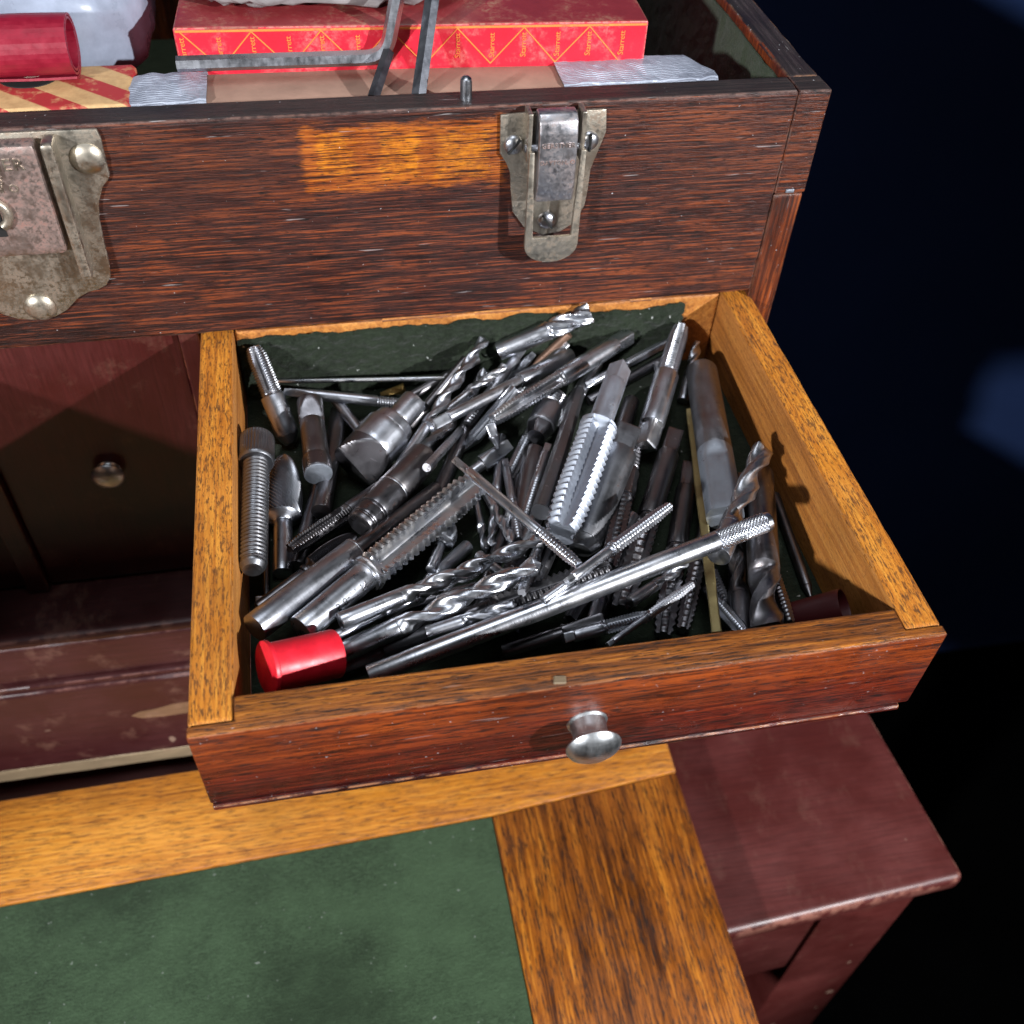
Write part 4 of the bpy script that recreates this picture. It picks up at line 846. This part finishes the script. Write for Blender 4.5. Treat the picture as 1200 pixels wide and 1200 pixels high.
def segment(kind, L, R0, R1, o, big, last=True):
    """returns rings (0..L) and radii (n,M)"""
    R = max(R0, R1)
    M = 64 if big else 40
    th = lambda M: np.linspace(0, 2*np.pi, M, endpoint=False)[None]
    if kind == 'cyl':
        b = max(.0002, o.get('bev', .015)*2*R); b = min(b, L*.3)
        S = np.r_[0, b*.3, b, np.linspace(b, L-b, 6)[1:-1], L-b, L-b*.3, L]; M = 36
        rad = R0+(R1-R0)*S/L; k = np.ones_like(S); k[0] = k[-1] = 1-min(.25, b/R); k[1] = k[-2] = 1-min(.08, .3*b/R)
        return S, np.repeat((rad*k)[:, None], M, 1)
    if kind in ('sq', 'hex'):
        M = 48; nn = 4 if kind == 'sq' else 6; S = np.array([0, L*.04, L*.1, L*.5, L*.93, L]); rad = R0+(R1-R0)*S/L
        a = rad*(.74 if nn == 4 else .88); a[0] *= .9; a[1] *= .97
        t = th(M); ap = a[:, None]/np.cos(wrap(t, 2*np.pi/nn)); r = np.minimum(ap, rad[:, None]*.985)
        r[-1] = rad[-1]*.985
        if kind == 'sq': r[-2] = np.minimum(a[-2]/np.cos(wrap(t[0], np.pi/2)), rad[-2]*.985)
        return S, r
    if kind == 'chis':
        M = 48; S = np.linspace(0, L, 16); u = S/L; rad = R0+(R1-R0)*u
        tip = (R0 < R1); uu = u if tip else 1-u
        h = rad*(.12+.88*sstep(uu)); t = th(M)
        r = np.minimum(rad[:, None], h[:, None]/np.maximum(np.abs(np.cos(t)), 1e-3)); return S, r
    if kind == 'half':       # round bar ground flat on the side facing up
        M = 56; S = np.linspace(0, L, 20); u = S/L; cut = o.get('cut', .55); c = 1-(1-cut)*sstep(u/.18); c[-1] *= .96
        rad = R0+(R1-R0)*u; t = th(M); cs = np.cos(t)
        r = np.where(cs > .02, np.minimum(rad[:, None], (rad*c)[:, None]/np.maximum(cs, .02)), rad[:, None]); return S, r
    if kind == 'slant':      # round nose cut off obliquely
        M = 64; S = np.linspace(0, L, 26); u = S/L; c = 1-.95*u; t = th(M); cs = np.cos(t+.30)
        r = np.where(cs > .02, np.minimum(R0, (R0*c)[:, None]/np.maximum(cs, .02)), R0); return S, r
    if kind == 'bar':        # narrow flat strip, a little bent
        M = 24; S = np.linspace(0, L, 24); t = th(M)
        r = np.minimum(R0/np.maximum(np.abs(np.sin(t)), 1e-3), .45*R0/np.maximum(np.abs(np.cos(t)), 1e-3)); r = np.minimum(r, R0*1.06)
        return S, np.repeat(r, 24, 0)*(1+.06*np.sin(S/L*19))[:, None]
    if kind == 'screw':
        n = o.get('n', 12); d = o.get('d', .13); k = 8; S = np.linspace(0, L, n*k+1); M = 40; t = th(M)
        ph = (S[:, None]/(L/n)-t/(2*np.pi)) % 1; tri = 1-np.abs(2*ph-1); rad = (R0+(R1-R0)*S/L)[:, None]
        r = rad*(1-d*np.clip(1.35*(1-tri)-.12, 0, 1)); fe = np.minimum(S, L-S)/(L/n); r = np.where(fe[:, None] < .5, np.minimum(r, rad*(1-d*.8)), r)
        return S, r
    if kind == 'tap':
        n = o.get('n', 14); nf = o.get('nf', 4); wd = o.get('wd', .5); ch = o.get('ch', .25); dep = o.get('d', .15)
        S = np.linspace(0, L, n*8+1); u = S/L; M = 96 if big else 56; t = th(M)
        rad = (R0+(R1-R0)*u)*(1-.24*np.clip((u-(1-ch))/ch, 0, 1)**1.3); rad = rad[:, None]
        ph = (S[:, None]/(L/n)-t/(2*np.pi)) % 1; tri = np.abs(2*ph-1)
        fade = sstep(u/.10)[:, None]
        root = (R0+(R1-R0)*u)[:, None]*(1-dep)
        land = np.maximum(np.minimum(rad, 9)-(dep*R*np.clip(tri*1.25-.1, 0, 1))*(.35+.65*fade), rad*.8)
        land = np.where(u[:, None] < .02, np.minimum(land, root), land)
        a = wrap(t, 2*np.pi/nf)/(np.pi/nf); x = np.clip((a-wd)/(1-wd), 0, 1)
        core = R*.46; fl = core+(R*.78-core)*(1-np.sin(x*np.pi/2)**.8)
        ff = sstep((u-.0)/.12)[:, None]
        fl = fl*ff+land*(1-ff)
        r = np.where(a > wd, np.minimum(fl, land), land)
        return S, r
    if kind == 'ream':
        S = np.linspace(0, L, 14); M = 72; t = th(M); rad = (R0+(R1-R0)*S/L)[:, None]; a = (t/(2*np.pi)*6) % 1
        r = rad*(1-.34*np.clip((a-.35)/.65, 0, 1)**.7*sstep(S/L/.12)[:, None]); return S, r
    if kind in ('drill', 'mill'):
        nf = 2 if kind == 'drill' else o.get('nf', 4); pit = o.get('pit', 10.0)*R
        S = np.r_[np.linspace(0, L-.7*R, max(30, int(L/pit*34))), np.linspace(L-.7*R, L, 9)[1:]]; M = 72 if big else 56; t = th(M)
        ph = t-2*np.pi*S[:, None]/pit; a = wrap(ph, 2*np.pi/nf)/(np.pi/nf)     # 0 flute centre, 1 land centre
        wdt = .66; x = np.clip(a/wdt, 0, 1)
        depth = (.66 if kind == 'drill' else .45)*np.clip(1-x**2.2, 0, 1)**.8
        ff = sstep(S/L/.10)[:, None]
        r = R*(1-depth*ff)
        body = (a > .84)&(a < 1.01); r = np.where(a > wdt+.10, R*(.955+.0*a), r)     # margin then relieved body
        r = np.where(ff < .2, R, r)
        if kind == 'drill':
            tip = np.clip((L-S)/(.62*R), 0.02, 1)[:, None]; r = r*tip
        else:
            tip = np.where(S > L-.02*R, .98, 1.0)[:, None]; r = r*tip
        return S, r
    if kind == 'burr':
        S = np.linspace(0, L, 120); u = S/L; M = 250; t = th(M); n = 28
        prof = np.where(u < .9, np.clip(1-(np.abs(u-.62)/np.where(u < .62, .635, .9))**2.0, 0, 1)**.6, 1)
        prof = np.where(u < .9, prof, (.93-.45*sstep((u-.9)/.1)))
        prof = np.clip(prof, .06, 1)
        a = (t/(2*np.pi)*n+S[:, None]/R*n*.15) % 1
        tooth = np.where(u[:, None] < .9, .20*a, .0)
        return S, R*prof[:, None]*(1-tooth)
    if kind == 'knurl':
        S = np.linspace(0, L, 170); M = 180; t = th(M); n = 18
        a = np.abs(((t/(2*np.pi)*n+S[:, None]/R*n/6.3) % 1)*2-1); b = np.abs(((t/(2*np.pi)*n-S[:, None]/R*n/6.3) % 1)*2-1)
        r = R*(1-.12*np.maximum(a, b)); r[0] *= .97; r[-1] *= .94; return S, r
    if kind == 'knurlv':
        S = np.r_[0, .03*L, .07*L, np.linspace(.1*L, .86*L, 5), .9*L, .96*L, L]; M = 144; t = th(M)
        k = np.ones(len(S)); k[0] = .86; k[1] = .95; k[2] = .985; k[-1] = .9; k[-2] = .97
        a = np.abs(((t/(2*np.pi)*36) % 1)*2-1); kn = np.where((S > .09*L)&(S < .88*L), .05, 0.)[:, None]
        return S, R*k[:, None]*(1-kn*a)
    if kind in ('cup', 'ring'):
        M = 56
        if kind == 'ring':
            S = np.array([0, L*.15, L*.5, L*.85, L]); k = np.array([.93, .99, 1, .99, .96]); return S, np.repeat((R0*k)[:, None], M, 1)
        th_ = .10*R
        S = np.r_[0, L*.02, np.linspace(L*.05, L*.97, 8), L, L, L-.0006, L*.5, L*.12]
        base = R0+(R1-R0)*S/L; k = np.ones(len(S)); k[10] = .985; k[11] = .93; k[12:] = .90
        return S, np.repeat((base*k)[:, None], M, 1)
    raise ValueError(kind)
GROUPS = {'tap': 'taps heaped in the drawer', 'twist drill': 'twist drills heaped in the drawer', 'steel rod': 'dark rods lying under the taps', 'rotary burr': 'rotary burrs in the drawer', 'small tap': 'small taps in the drawer', 'small drill': 'small drills in the drawer', 'cap': 'red plastic caps in the drawer', 'end mill': 'end mills in the drawer', 'tap shank': 'tap shanks in the drawer', 'steel bar': 'dark bars in the drawer'}
ROOTS = {}
for t in TOOLS:
    zA, zB = HEIGHTS[t['key']]
    a = on(*t['A'], 2, zA); b = on(*t['B'], 2, zB); L = (b-a).length; dep = float(np.dot(np.array((a+b)/2)-CAM, FW)); R = t['w']/2*dep/FPX
    z = (b-a)/L; toc = Vector(CAM)-(a+b)/2; x = (toc-z*toc.dot(z)).normalized(); y = z.cross(x)
    m = Matrix((x, y, z)).transposed().to_4x4(); m = Matrix.Translation(a) @ m @ Matrix.Rotation(t['roll'], 4, 'Z')
    o = bpy.data.objects.new(t['name'], None); COL.objects.link(o); o.empty_display_size = .005; o.matrix_world = m
    tag(o, t['label'], t['cat'], GROUPS.get(t['cat'])); ROOTS[t['key']] = (o, R, L, m)
    for i, (pn, kind, t0, t1, r0, r1, opt) in enumerate(t['segs']):
        if (t1-t0)*L < .0003: continue
        S, Rt = segment(kind, (t1-t0)*L, r0*R, r1*R, opt, t['w'] >= 34)
        sharp = {'drill': 50, 'mill': 50, 'tap': 28, 'screw': 28, 'knurl': 25, 'burr': 25}.get(kind, 35)
        # neighbouring parts interlock by a hair so that no two end faces share a plane
        if 'roll' in opt: Rt = np.roll(Rt, int(round(opt['roll']/(2*math.pi)*Rt.shape[1])), 1)
        surf(pn, np.asarray(S)+t0*L+(.00002*i), Rt, Rt.shape[1], o, opt.get('mat', t['mat']), sharp, True, kind != 'cup')
# centre hole in the square end of one tap, socket, stamped marks
def stamp(key, body, s, size, mat, ang=0.0):
    o, R, L, m = ROOTS[key]
    cu = bpy.data.curves.new('stamp', 'FONT'); cu.body = body; cu.size = size; cu.align_x = 'CENTER'; cu.align_y = 'CENTER'; cu.extrude = .00012; cu.resolution_u = 2
    tmp = bpy.data.objects.new('tmp', cu); COL.objects.link(tmp); dg = bpy.context.evaluated_depsgraph_get(); me = bpy.data.meshes.new_from_object(tmp.evaluated_get(dg)); bpy.data.objects.remove(tmp); me.materials.clear()
    rr = R*.68 if key == '35' else R*.8
    for v in me.vertices:
        px_, py_, pz_ = v.co; th = ang+py_/rr; q = rr+.00002+pz_*.5
        v.co = (q*math.cos(th), q*math.sin(th), s*L+px_)
    me.materials.append(MATS[mat]); ob = bpy.data.objects.new('stamped_mark', me); COL.objects.link(ob); ob.parent = o
stamp('35', '5/8-11 N', .22, .0034, 'black', .15-.45)
lathe_o, R22, L22, m22 = ROOTS['22']
me = pyd('centre_hole', [(R22*.2*math.cos(k*.5236), R22*.2*math.sin(k*.5236), -.00006) for k in range(12)], [tuple(range(12))[::-1]])
me.materials.append(MATS['hole']); ob = bpy.data.objects.new('centre_hole', me); COL.objects.link(ob); ob.parent = lathe_o
